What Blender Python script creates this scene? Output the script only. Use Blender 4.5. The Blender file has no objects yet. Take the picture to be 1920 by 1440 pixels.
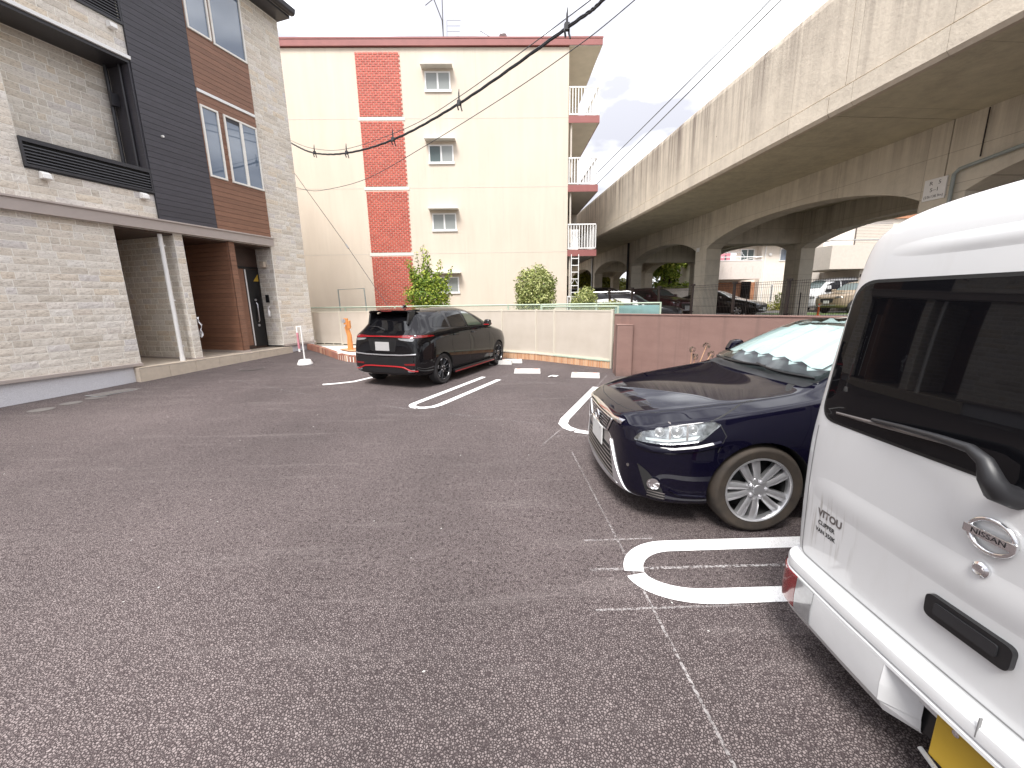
import bpy, bmesh, math, random
from math import sin, cos, pi, radians, sqrt
from mathutils import Vector, Matrix
from mathutils.bvhtree import BVHTree
from mathutils.geometry import delaunay_2d_cdt

random.seed(7)
SC = bpy.context.scene
COL = SC.collection

# ------------------------------------------------------------------ camera, sky, sun, exposure
EYE = Vector((0, 0, 1.6))
PITCH, ROLL, YAW, FPX = radians(11.8), radians(1.0), radians(1.3), 750.0
cam_d = bpy.data.cameras.new('camera')
cam_d.sensor_width = 36.0
cam_d.lens = FPX / 1920 * 36
cam_d.clip_start = 0.05
cam_d.clip_end = 2000
cam = bpy.data.objects.new('camera', cam_d)
COL.objects.link(cam)
_f = Vector((sin(YAW), cos(YAW), 0)); _r = Vector((cos(YAW), -sin(YAW), 0)); _u = Vector((0, 0, 1))
_F = _f * cos(PITCH) - _u * sin(PITCH); _D = -(_u * cos(PITCH) + _f * sin(PITCH))
_R = _r * cos(ROLL) + _D * sin(ROLL); _D2 = _D * cos(ROLL) - _r * sin(ROLL)
cam.matrix_world = Matrix((( _R.x, -_D2.x, -_F.x, EYE.x), (_R.y, -_D2.y, -_F.y, EYE.y), (_R.z, -_D2.z, -_F.z, EYE.z), (0, 0, 0, 1)))
SC.camera = cam

def shown_size(p, w, h):
    """rough picture size of a small piece, to choose which pieces become parts of their own"""
    q = Vector(p) - EYE
    d = q.dot(_F)
    if d < .2: return 0
    x = 960 + FPX * q.dot(_R) / d; y = 720 + FPX * q.dot(_D2) / d
    if x < -30 or x > 1950 or y < -30 or y > 1470: return 0
    return w * h / q.length_squared

SUN_EL, SUN_AZ = radians(58), radians(200)      # high and soft, from behind the camera and a little to the left
world = bpy.data.worlds.new('World')
SC.world = world
world.use_nodes = True
wt = world.node_tree; wt.nodes.clear()
def wn(t, **k):
    n = wt.nodes.new(t)
    for a, b in k.items(): setattr(n, a, b)
    return n
w_out = wn('ShaderNodeOutputWorld'); w_bg = wn('ShaderNodeBackground')
w_sky = wn('ShaderNodeTexSky', sky_type='NISHITA', sun_disc=False)
w_sky.sun_elevation = SUN_EL; w_sky.sun_rotation = SUN_AZ; w_sky.dust_density = 2.0
w_tc = wn('ShaderNodeTexCoord'); w_sep = wn('ShaderNodeSeparateXYZ')
w_ns = wn('ShaderNodeTexNoise'); w_ns.inputs['Scale'].default_value = 3.4; w_ns.inputs['Detail'].default_value = 5
w_map = wn('ShaderNodeMapping'); w_map.inputs['Scale'].default_value = (1, 1, 2.2)
w_ramp = wn('ShaderNodeValToRGB')
w_ramp.color_ramp.elements[0].position = .45; w_ramp.color_ramp.elements[0].color = (2.5, 2.5, 2.72, 1)
w_ramp.color_ramp.elements[1].position = .68; w_ramp.color_ramp.elements[1].color = (8.2, 8.3, 8.5, 1)
w_mr = wn('ShaderNodeMapRange'); w_mr.inputs['From Min'].default_value = 0; w_mr.inputs['From Max'].default_value = 1
w_mr.inputs['To Min'].default_value = .60; w_mr.inputs['To Max'].default_value = 1.9
w_mul = wn('ShaderNodeVectorMath', operation='SCALE')
w_mix = wn('ShaderNodeMix', data_type='RGBA'); w_mix.inputs['Factor'].default_value = .95
L = wt.links.new
L(w_tc.outputs['Generated'], w_sep.inputs[0]); L(w_tc.outputs['Generated'], w_map.inputs[0]); L(w_map.outputs[0], w_ns.inputs['Vector'])
L(w_ns.outputs['Fac'], w_ramp.inputs[0]); L(w_sep.outputs['Z'], w_mr.inputs['Value'])
L(w_ramp.outputs[0], w_mul.inputs[0]); L(w_mr.outputs[0], w_mul.inputs['Scale'])
L(w_sky.outputs[0], w_mix.inputs['A']); L(w_mul.outputs[0], w_mix.inputs['B'])
L(w_mix.outputs['Result'], w_bg.inputs['Color']); L(w_bg.outputs[0], w_out.inputs[0])
w_bg.inputs['Strength'].default_value = .085

sun_d = bpy.data.lights.new('sun', 'SUN')
sun_d.energy = 1.5; sun_d.angle = radians(22); sun_d.color = (1, .965, .92)
sun = bpy.data.objects.new('sun', sun_d); COL.objects.link(sun)
_sv = Vector((sin(SUN_AZ) * cos(SUN_EL), cos(SUN_AZ) * cos(SUN_EL), sin(SUN_EL)))
sun.rotation_euler = _sv.to_track_quat('Z', 'Y').to_euler()
sun.location = _sv * 60

SC.view_settings.view_transform = 'Standard'
try: SC.view_settings.look = 'None'
except Exception: pass
SC.view_settings.gamma = 1.0
SC.view_settings.use_curve_mapping = False
SC.view_settings.exposure = 1.98
SC.render.engine = 'CYCLES'
SC.cycles.use_denoising = True
SC.cycles.max_bounces = 8
SC.cycles.transparent_max_bounces = 24

# ------------------------------------------------------------------ materials
class NT:
    def __init__(s, name):
        s.m = bpy.data.materials.new(name); s.m.use_nodes = True
        s.t = s.m.node_tree; s.b = s.t.nodes['Principled BSDF']; s.o = s.t.nodes['Material Output']
    def n(s, typ, ins=None, **k):
        nd = s.t.nodes.new(typ)
        for a, b in k.items(): setattr(nd, a, b)
        for a, b in (ins or {}).items(): s.set(nd.inputs[a], b)
        return nd
    def set(s, sock, v):
        if hasattr(v, 'is_output') or isinstance(v, bpy.types.NodeSocket): s.t.links.new(v, sock)
        else: sock.default_value = v
    def p(s, **k):
        for a, b in k.items(): s.set(s.b.inputs[a.replace('_', ' ')], b)
        return s
    def obj(s): return s.n('ShaderNodeTexCoord').outputs['Object']
    def scaled(s, v, sc): return s.n('ShaderNodeMapping', {'Vector': v, 'Scale': sc}).outputs[0]
    def noise(s, v, scale, detail=4, rough=.55): return s.n('ShaderNodeTexNoise', {'Vector': v, 'Scale': scale, 'Detail': detail, 'Roughness': rough}).outputs['Fac']
    def ramp(s, f, *st):
        r = s.n('ShaderNodeValToRGB', {'Fac': f}); e = r.color_ramp.elements
        while len(e) < len(st): e.new(.5)
        for i, (p, c) in enumerate(st):
            e[i].position = p; e[i].color = (c[0], c[1], c[2], 1) if not isinstance(c, (int, float)) else (c, c, c, 1)
        return r.outputs['Color']
    def mix(s, f, a, b, bt='MIX'):
        m = s.n('ShaderNodeMix', data_type='RGBA', blend_type=bt)
        s.set(m.inputs[0], f)
        s.set(m.inputs[6], a if not isinstance(a, tuple) else (*a[:3], 1)); s.set(m.inputs[7], b if not isinstance(b, tuple) else (*b[:3], 1))
        return m.outputs[2]
    def math(s, op, a, b=0.0):
        m = s.n('ShaderNodeMath', operation=op); s.set(m.inputs[0], a); s.set(m.inputs[1], b); return m.outputs[0]
    def bump(s, h, strength=.3, dist=.01):
        s.set(s.b.inputs['Normal'], s.n('ShaderNodeBump', {'Height': h, 'Strength': strength, 'Distance': dist}).outputs[0]); return s
    def rnd(s):
        a = s.n('ShaderNodeObjectInfo').outputs['Random']; b = s.n('ShaderNodeNewGeometry').outputs['Random Per Island']
        return s.math('FRACT', s.math('ADD', a, b))

M = {}
def simple(name, col, rough=.6, metal=0.0, var=.08, scale=6.0, bump=0.0, bscale=60.0, coat=0.0, spec=.5):
    """a plain material whose colour wanders a little and whose surface has a fine relief"""
    t = NT(name); v = t.obj()
    n1 = t.noise(v, scale, 5)
    c0 = tuple(c * (1 - var) for c in col); c1 = tuple(min(1, c * (1 + var)) for c in col)
    t.p(Base_Color=t.ramp(n1, (.3, c0), (.7, c1)), Roughness=rough, Metallic=metal, Coat_Weight=coat, Coat_Roughness=.03)
    t.b.inputs['Specular IOR Level'].default_value = spec
    if bump: t.bump(t.noise(v, bscale, 6), bump, .004)
    M[name] = t.m
    return t.m

# asphalt with open-graded stones
t = NT('asphalt'); v = t.n('ShaderNodeNewGeometry').outputs['Position']
wob = t.n('ShaderNodeVectorMath', operation='ADD')
nz = t.n('ShaderNodeTexNoise', {'Vector': v, 'Scale': 90.0, 'Detail': 2.0}); sc_ = t.n('ShaderNodeVectorMath', operation='SCALE'); t.set(sc_.inputs[0], nz.outputs['Color']); t.set(sc_.inputs['Scale'], .006)
t.set(wob.inputs[0], v); t.set(wob.inputs[1], sc_.outputs[0])
vo = t.n('ShaderNodeTexVoronoi', {'Vector': wob.outputs[0], 'Scale': 95.0, 'Randomness': 1.0}, feature='F1')
ve = t.n('ShaderNodeTexVoronoi', {'Vector': wob.outputs[0], 'Scale': 95.0, 'Randomness': 1.0}, feature='DISTANCE_TO_EDGE')
cellv = t.n('ShaderNodeSeparateColor', {'Color': vo.outputs['Color']}).outputs[0]
stone = t.ramp(cellv, (0, (.150, .122, .119)), (.4, (.174, .144, .140)), (.8, (.192, .160, .156)), (1, (.218, .184, .179)))
gap = t.ramp(ve.outputs['Distance'], (.02, 0.0), (.22, 1.0))
holes = t.ramp(t.noise(v, 38, 3), (.34, 0.0), (.44, 1.0))
gap2 = t.mix(.8, gap, holes, 'MULTIPLY')
c = t.mix(gap2, (.036, .026, .027), stone)
big = t.ramp(t.noise(t.scaled(v, (1.0, .7, 1)), .42, 7, .62), (.32, .80), (.68, 1.34))
c = t.mix(1.0, c, big, 'MULTIPLY')
rot_ = t.n('ShaderNodeMapping', {'Vector': v, 'Rotation': (0, 0, .5), 'Scale': (.35, 3.2, 1)}).outputs[0]
scuff = t.ramp(t.noise(rot_, 1.5, 8, .72), (.54, 0.0), (.76, 1.0))
c = t.mix(t.math('MULTIPLY', scuff, .30), c, (.30, .262, .252))
t.p(Base_Color=c, Roughness=.86)
t.b.inputs['Specular IOR Level'].default_value = .32
hh = t.math('MULTIPLY', t.math('MINIMUM', ve.outputs['Distance'], .22), 4.0); hh = t.math('ADD', hh, t.math('MULTIPLY', cellv, .45)); hh = t.math('MULTIPLY', hh, holes)
t.bump(hh, .8, .006); M['asphalt'] = t.m

# road paint: thick thermoplastic that follows the stones and breaks at its edges
t = NT('road_paint'); v = t.n('ShaderNodeNewGeometry').outputs['Position']
ve = t.n('ShaderNodeTexVoronoi', {'Vector': v, 'Scale': 74.0}, feature='DISTANCE_TO_EDGE')
pit = t.ramp(t.math('MULTIPLY', ve.outputs['Distance'], t.noise(v, 30, 3)), (.0, 0.0), (.03, 1.0))
t.p(Base_Color=t.mix(pit, (.50, .48, .47), t.ramp(t.noise(v, 14, 5), (.3, (.76, .755, .745)), (.7, (.86, .855, .85)))), Roughness=.6)
t.bump(ve.outputs['Distance'], .35, .004); M['road_paint'] = t.m

t = NT('chalk'); v = t.n('ShaderNodeNewGeometry').outputs['Position']
al = t.ramp(t.math('MULTIPLY', t.ramp(t.noise(v, 60, 3), (.40, 0.0), (.58, 1.0)), t.ramp(t.noise(v, 2.2, 3), (.30, .25), (.62, 1.0))), (.0, 0.0), (1, .42))
t.p(Base_Color=(.66, .63, .62, 1), Roughness=.9, Alpha=al); M['chalk'] = t.m

# stone cladding: every stone its own tone
t = NT('facade_stone'); v = t.obj(); r = t.rnd()
ws = t.n('ShaderNodeNewGeometry').outputs['Position']
tone = t.ramp(r, (0, (.58, .53, .46)), (.25, (.73, .69, .625)), (.45, (.66, .60, .515)), (.62, (.76, .73, .68)), (.8, (.69, .605, .49)), (.92, (.64, .615, .60)), (1, (.76, .71, .645)))
rock = t.noise(t.scaled(ws, (1, 1, 1.9)), 24, 8, .72)
tone = t.mix(.85, tone, t.ramp(rock, (.34, (.50, .47, .44)), (.48, (.98, .965, .95)), (.75, (1.12, 1.11, 1.10))), 'MULTIPLY')
t.p(Base_Color=tone, Roughness=.85); t.bump(rock, .6, .014); M['facade_stone'] = t.m
simple('mortar', (.88, .85, .78), .9, var=.05, bump=.25)

def board(name, col):
    t = NT(name); v = t.n('ShaderNodeNewGeometry').outputs['Position']; r = t.rnd()
    g = t.noise(t.scaled(v, (2.2, 2.2, 60)), 2.4, 7, .6)
    k0 = tuple(c * .72 for c in col); k1 = tuple(c * 1.25 for c in col)
    base = t.ramp(g, (.3, k0), (.7, k1))
    base = t.mix(.5, base, t.ramp(r, (0, (.78, .78, .78)), (1, (1.15, 1.15, 1.15))), 'MULTIPLY')
    t.p(Base_Color=base, Roughness=.55); t.bump(g, .3, .006); M[name] = t.m
board('brown_board', (.235, .118, .074)); board('dark_board', (.056, .053, .064))

# cream sprayed stucco
t = NT('cream_stucco'); v = t.obj()
st = t.ramp(t.noise(t.scaled(v, (1.2, 1, .22)), 1.5, 6, .6), (.28, (.58, .505, .42)), (.55, (.62, .545, .455)), (.75, (.645, .57, .48)))
drip = t.math('MULTIPLY', t.ramp(t.noise(t.scaled(v, (5, 5, .12)), 1.3, 7, .65), (.52, 0.0), (.72, 1.0)), t.ramp(t.noise(v, .5, 4), (.42, 0.0), (.62, .30)))
st = t.mix(drip, st, (.42, .36, .29))
t.p(Base_Color=st, Roughness=.9); t.bump(t.noise(v, 38, 5, .6), .5, .012); M['cream_stucco'] = t.m
simple('white_stucco', (.66, .64, .59), .9, var=.03, bump=.4, bscale=50)
simple('pale_house', (.75, .69, .62), .9, var=.04, bump=.2, bscale=30)
simple('pink_house', (.66, .58, .53), .9, var=.05, bump=.2, bscale=30)
simple('tan_balcony', (.55, .50, .44), .9, var=.05)
t = NT('red_brick'); r = t.rnd(); v = t.obj()
t.p(Base_Color=t.mix(.35, t.ramp(r, (0, (.38, .075, .050)), (.4, (.46, .095, .062)), (.75, (.51, .112, .076)), (1, (.41, .082, .058))), t.ramp(t.noise(v, 30, 4), (.3, .75), (.7, 1.2)), 'MULTIPLY'), Roughness=.55); M['red_brick'] = t.m
simple('brick_joint', (.60, .42, .35), .9, var=.1)
t = NT('orange_brick'); r = t.rnd()
t.p(Base_Color=t.ramp(r, (0, (.50, .25, .13)), (.4, (.60, .33, .18)), (.75, (.66, .41, .24)), (1, (.52, .29, .17))), Roughness=.8); M['orange_brick'] = t.m
t = NT('mixed_brick'); r = t.rnd()
e = t.ramp(r, (0, (.26, .10, .07)), (.3, (.42, .20, .13)), (.6, (.30, .13, .10)), (1, (.50, .30, .20)))
t.p(Base_Color=e, Roughness=.85); M['mixed_brick'] = t.m
simple('maroon_metal', (.270, .098, .090), .5, var=.07, scale=3)
simple('slab_soffit', (.42, .38, .33), .9, var=.08, scale=2)

# weathered concrete: form joints, blotches, and stains that run down from the top edge (height in metres)
def concrete(name, light, dark, streak=1.0, top=None, panel=(1.8, .9), fade=1.3):
    t = NT(name); v = t.obj(); sp = t.n('ShaderNodeSeparateXYZ', {'Vector': v})
    s1 = t.noise(t.scaled(v, (2.6, 2.6, .07)), 1.5, 8, .68); s3 = t.noise(t.scaled(v, (10, 10, .22)), 1.0, 6, .6)
    patchy = t.noise(t.scaled(v, (1, .35, .35)), .55, 5, .6); blot = t.noise(v, 1.6, 8, .68)
    f = t.ramp(t.math('ADD', t.math('MULTIPLY', s1, .62), t.math('MULTIPLY', s3, .38)), (.40, 1.0), (.59, 0.0))
    f = t.math('MULTIPLY', f, t.ramp(patchy, (.32, .22), (.56, 1.0)))
    if top is not None:
        far = t.math('ADD', t.math('SUBTRACT', top, sp.outputs['Z']), t.math('MULTIPLY', t.math('SUBTRACT', s1, .5), 2.2))
        f = t.math('MULTIPLY', f, t.n('ShaderNodeMapRange', {'Value': far, 'From Min': 0.0, 'From Max': fade, 'To Min': 1.0, 'To Max': .10}, clamp=True).outputs[0])
    f = t.math('MULTIPLY', f, streak)
    c = t.ramp(blot, (.28, tuple(x * .80 for x in light)), (.5, light), (.72, tuple(min(1, x * 1.10) for x in light)))
    c = t.mix(f, c, dark)
    yz = t.n('ShaderNodeCombineXYZ', {'X': sp.outputs['Y'], 'Y': sp.outputs['Z']}).outputs[0]
    br = t.n('ShaderNodeTexBrick', {'Vector': yz, 'Scale': 1.0, 'Mortar Size': .006, 'Mortar Smooth': .3, 'Brick Width': panel[0], 'Row Height': panel[1], 'Color1': (1, 1, 1, 1), 'Color2': (.94, .94, .94, 1), 'Mortar': (.55, .53, .5, 1)}, offset=0.0)
    c = t.mix(.8, c, br.outputs['Color'], 'MULTIPLY')
    pits = t.ramp(t.n('ShaderNodeTexVoronoi', {'Vector': v, 'Scale': 1.25}, feature='F1').outputs['Distance'], (.022, 0.0), (.036, 1.0))
    c = t.mix(t.math('MULTIPLY', t.math('SUBTRACT', 1.0, pits), .8), c, (.09, .075, .06))
    t.p(Base_Color=c, Roughness=.9); t.bump(t.math('ADD', t.noise(v, 14, 8, .62), t.math('MULTIPLY', br.outputs['Fac'], -.6)), .4, .02); M[name] = t.m
concrete('parapet_concrete', (.64, .57, .47), (.17, .135, .115), .95, 7.15, (1.5, 9.0), 1.9)
concrete('beam_concrete', (.66, .605, .505), (.30, .26, .21), .75, 4.97, (2.1, .62), 1.2)
concrete('soffit_concrete', (.64, .595, .455), (.34, .31, .235), .4, None, (1.9, 40.0))
t = NT('brown_render'); v = t.obj()
t.p(Base_Color=t.ramp(t.noise(t.scaled(v, (1, 1, 2)), 2.2, 8, .66), (.3, (.208, .124, .104)), (.7, (.250, .154, .131))), Roughness=.85)
bz = t.n('ShaderNodeSeparateXYZ', {'Vector': v}).outputs['Z']; spl = t.n('ShaderNodeMapRange', {'Value': t.math('ADD', bz, t.math('MULTIPLY', t.math('SUBTRACT', t.noise(v, 7, 6, .65), .5), .35)), 'From Min': .02, 'From Max': .16, 'To Min': .55, 'To Max': 0.0}, clamp=True).outputs[0]
run = t.math('MULTIPLY', t.ramp(t.noise(t.scaled(v, (7, 7, .3)), 1.2, 6, .6), (.54, 0.0), (.70, 1.0)), .28)
t.p(Base_Color=t.mix(t.math('MAXIMUM', spl, run), t.ramp(t.noise(t.scaled(v, (1, 1, 2)), 2.2, 8, .66), (.3, (.208, .124, .104)), (.7, (.250, .154, .131))), (.105, .072, .062)))
t.bump(t.noise(t.scaled(v, (1, 1, 5)), 26, 5), .45, .01); M['brown_render'] = t.m

# perforated beige screen sheet
t = NT('punched_sheet'); v = t.obj()
vo = t.n('ShaderNodeTexVoronoi', {'Vector': v, 'Scale': 52.0, 'Randomness': 0.0}, feature='F1')
hole = t.ramp(vo.outputs['Distance'], (.25, 0.0), (.30, 1.0))
t.p(Base_Color=t.ramp(t.noise(v, 2.5, 5), (.3, (.50, .44, .37)), (.7, (.56, .50, .43))), Roughness=.55, Alpha=t.ramp(vo.outputs['Distance'], (.17, .25), (.22, 1.0))); M['punched_sheet'] = t.m
simple('pale_frame', (.60, .55, .46), .5, var=.03)
simple('taupe_metal', (.40, .345, .315), .5, var=.04)
simple('granite_plinth', (.66, .655, .68), .85, var=.18, scale=130, bump=.3, bscale=150)
simple('porch_tile', (.54, .46, .37), .6, var=.08, scale=8, bump=.1)
simple('white_metal', (.80, .80, .79), .45, var=.02)
simple('white_plastic', (.80, .79, .77), .5, var=.02)
simple('window_frame', (.78, .76, .71), .45, var=.02)
simple('dark_metal', (.028, .027, .032), .42, var=.1)
simple('fence_black', (.020, .013, .012), .45, var=.1)
simple('grey_metal', (.38, .385, .39), .4, metal=.6, var=.08)
simple('pipe_grey', (.32, .36, .35), .5, var=.06)
simple('door_brown', (.060, .034, .026), .4, var=.12)
simple('black_plastic', (.016, .016, .018), .45, var=.1)
simple('satin_black', (.010, .010, .011), .3, var=.1)
simple('cable_black', (.020, .020, .024), .5, var=.1)
simple('thin_wire', (.06, .06, .065), .6, var=.1)
t = NT('tyre'); v = t.obj()
t.p(Base_Color=t.ramp(t.noise(v, 9, 6), (.3, (.020, .0155, .012)), (.7, (.046, .034, .024))), Roughness=.8); M['tyre'] = t.m
simple('clean_tyre', (.022, .021, .022), .75, var=.12)
simple('alloy', (.62, .62, .63), .28, metal=.85, var=.05)
simple('dark_alloy', (.045, .045, .048), .3, metal=.6, var=.1)
simple('chrome', (.78, .78, .79), .12, metal=1.0, var=.03)
simple('satin_grey', (.34, .315, .30), .3, metal=.4, var=.06)
simple('satin_silver', (.60, .60, .62), .32, metal=.8, var=.04)
simple('grille_grey', (.16, .145, .14), .3, metal=.5, var=.05)
simple('sunshade', (.45, .50, .50), .5, metal=.1, var=.05, scale=40, bump=.12, bscale=40)
simple('plate_white', (.56, .56, .55), .5, var=.03)
simple('plate_dull', (.38, .37, .37), .5, var=.04)
simple('plate_yellow', (.42, .27, .025), .5, var=.04)
simple('plate_green', (.03, .16, .08), .5)
simple('white_block', (.46, .45, .43), .75, var=.08, scale=10, bump=.3)
simple('paper', (.82, .82, .80), .8, var=.03)
simple('orange_post', (.62, .25, .07), .65, var=.16, scale=14, bump=.3)
simple('orange_vinyl', (.85, .16, .02), .5)
simple('white_gravel', (.68, .66, .64), .95, var=.2, scale=60, bump=.9, bscale=45)
simple('earth', (.12, .095, .07), .95, var=.25, scale=5, bump=.5, bscale=20)
simple('far_road', (.10, .095, .09), .95, var=.15, scale=3)
simple('lid_grey', (.145, .132, .125), .7, var=.2, scale=30, bump=.3)
simple('red_lens', (.15, .004, .006), .12, var=.1, coat=1.0)
simple('red_trim', (.36, .012, .016), .3, var=.05, coat=.6)
simple('clear_lens', (.26, .265, .27), .1, metal=.3, var=.15, scale=30, coat=1.0)
simple('headlight_bowl', (.27, .28, .285), .14, metal=.8, var=.55, scale=28, bump=.6, bscale=26)
simple('bark', (.10, .075, .055), .9, var=.25, scale=20, bump=.6)
simple('grass_green', (.10, .15, .04), .95, var=.3, scale=8)
simple('wood_cladding', (.42, .20, .11), .6, var=.15, scale=4)
simple('dark_roof', (.09, .09, .10), .6, var=.1)
simple('teal_paint', (.16, .33, .36), .6, var=.15)
simple('mesh_green', (.42, .50, .40), .5, var=.08)
simple('cloth_pink', (.55, .22, .26), .9, var=.2)
simple('cloth_dark', (.06, .04, .09), .9, var=.2)
t = NT('plastic_film')
t.p(Base_Color=(.75, .76, .8, 1), Roughness=.25, Alpha=.75); M['plastic_film'] = t.m

def paint(name, col, flake=0.0, rough=.25):
    t = NT(name); v = t.obj()
    dust = t.noise(v, 3.0, 6, .6)
    t.p(Base_Color=t.ramp(dust, (.3, tuple(c * .95 for c in col)), (.7, tuple(c * 1.05 for c in col))), Roughness=rough, Metallic=flake, Coat_Weight=1.0, Coat_IOR=1.42, Coat_Roughness=t.ramp(dust, (.35, .01), (.75, .03)))
    t.b.inputs['Specular IOR Level'].default_value = 0.0
    M[name] = t.m
paint('navy_paint', (.0032, .0028, .0095), .12, .3)
paint('black_paint', (.0065, .006, .007), .2, .3)
paint('wine_paint', (.060, .006, .014), .3); paint('tan_paint', (.30, .235, .165), .3); paint('silver_paint', (.45, .45, .46), .6); paint('charcoal_paint', (.02, .02, .023), .3)

# van white with the grime of its lower corner
t = NT('van_white'); v = t.obj(); sp = t.n('ShaderNodeSeparateXYZ', {'Vector': v})
stre = t.ramp(t.noise(t.scaled(v, (1, 70, 4)), 1.0, 5, .6), (.52, 0.0), (.66, 1.0))
def band(sock, a, b, c_, d):
    u = t.n('ShaderNodeMapRange', {'Value': sock, 'From Min': a, 'From Max': b}, clamp=True).outputs[0]
    w = t.n('ShaderNodeMapRange', {'Value': sock, 'From Min': c_, 'From Max': d, 'To Min': 1.0, 'To Max': 0.0}, clamp=True).outputs[0]
    return t.math('MULTIPLY', u, w)
zone = t.math('MULTIPLY', band(sp.outputs['Y'], -.69, -.60, -.48, -.36), band(sp.outputs['Z'], .50, .60, .74, .80))
rear = t.n('ShaderNodeMapRange', {'Value': sp.outputs['X'], 'From Min': 3.30, 'From Max': 3.33}, clamp=True).outputs[0]
dirt = t.math('MULTIPLY', t.math('MULTIPLY', t.math('MULTIPLY', zone, stre), rear), .55)
film = t.ramp(t.noise(t.scaled(v, (2, 6, 1.2)), 2.2, 7, .65), (.55, 0.0), (.78, .32))
c = t.mix(film, (.56, .565, .57), (.48, .475, .46)); c = t.mix(dirt, c, (.20, .175, .14))
t.p(Base_Color=c, Roughness=.35, Coat_Weight=.9, Coat_Roughness=.05); M['van_white'] = t.m
simple('van_bumper', (.56, .565, .57), .4, var=.05, scale=7)
simple('gap_dark', (.012, .012, .012), .7)
simple('gap_grey', (.20, .20, .20), .7)

def glass(name, tint, trans, ior=1.5, refl=1.5):
    """a thin pane: part clear (tinted), part mirror by the angle of view"""
    t = NT(name)
    tr = t.n('ShaderNodeBsdfTransparent', {'Color': (*tint, 1)}); gl = t.n('ShaderNodeBsdfGlossy', {'Roughness': .015, 'Color': (1, 1, 1, 1)})
    fr = t.n('ShaderNodeFresnel', {'IOR': ior}); mx = t.n('ShaderNodeMixShader')
    t.set(mx.inputs[0], t.math('MINIMUM', t.math('MULTIPLY', fr.outputs[0], refl), 1.0)); t.set(mx.inputs[1], tr.outputs[0]); t.set(mx.inputs[2], gl.outputs[0])
    t.t.links.new(mx.outputs[0], t.o.inputs['Surface']); M[name] = t.m
glass('screen_glass', (.87, .95, .94), 1, 1.45, .9)
glass('lens_cover', (.97, .98, .98), 1, 1.35)
glass('green_glass', (.62, .74, .70), 1)
def dark_glass(name, col, rough=.02, ior=1.5):
    t = NT(name); t.p(Base_Color=(*col, 1), Roughness=rough, IOR=ior); M[name] = t.m
dark_glass('privacy_glass', (.004, .004, .005), .02, 1.38); dark_glass('car_glass', (.004, .004, .005), .02, 1.55); dark_glass('window_glass', (.12, .16, .22), .02, 2.1); dark_glass('curtain_glass', (.30, .32, .31), .06); dark_glass('far_glass', (.10, .13, .13), .05)

def leaves(name, dark, mid, light):
    t = NT(name); r = t.rnd()
    cc = t.ramp(r, (0, dark), (.55, mid), (1, light))
    t.p(Base_Color=cc, Roughness=.55)
    t.b.inputs['Specular IOR Level'].default_value = .35
    tl = t.n('ShaderNodeBsdfTranslucent', {'Color': cc}); mx = t.n('ShaderNodeMixShader', {0: .25})
    t.t.links.new(t.b.outputs[0], mx.inputs[1]); t.t.links.new(tl.outputs[0], mx.inputs[2]); t.t.links.new(mx.outputs[0], t.o.inputs['Surface']); M[name] = t.m
leaves('bright_leaves', (.06, .12, .015), (.22, .31, .035), (.50, .55, .09))
leaves('holly_leaves', (.09, .125, .03), (.29, .33, .10), (.60, .61, .28))
leaves('hedge_leaves', (.05, .08, .015), (.12, .16, .03), (.26, .28, .07))
leaves('wood_leaves', (.10, .17, .02), (.30, .40, .06), (.58, .62, .13))
leaves('yellow_leaves', (.10, .12, .02), (.22, .23, .03), (.36, .34, .06))

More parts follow.
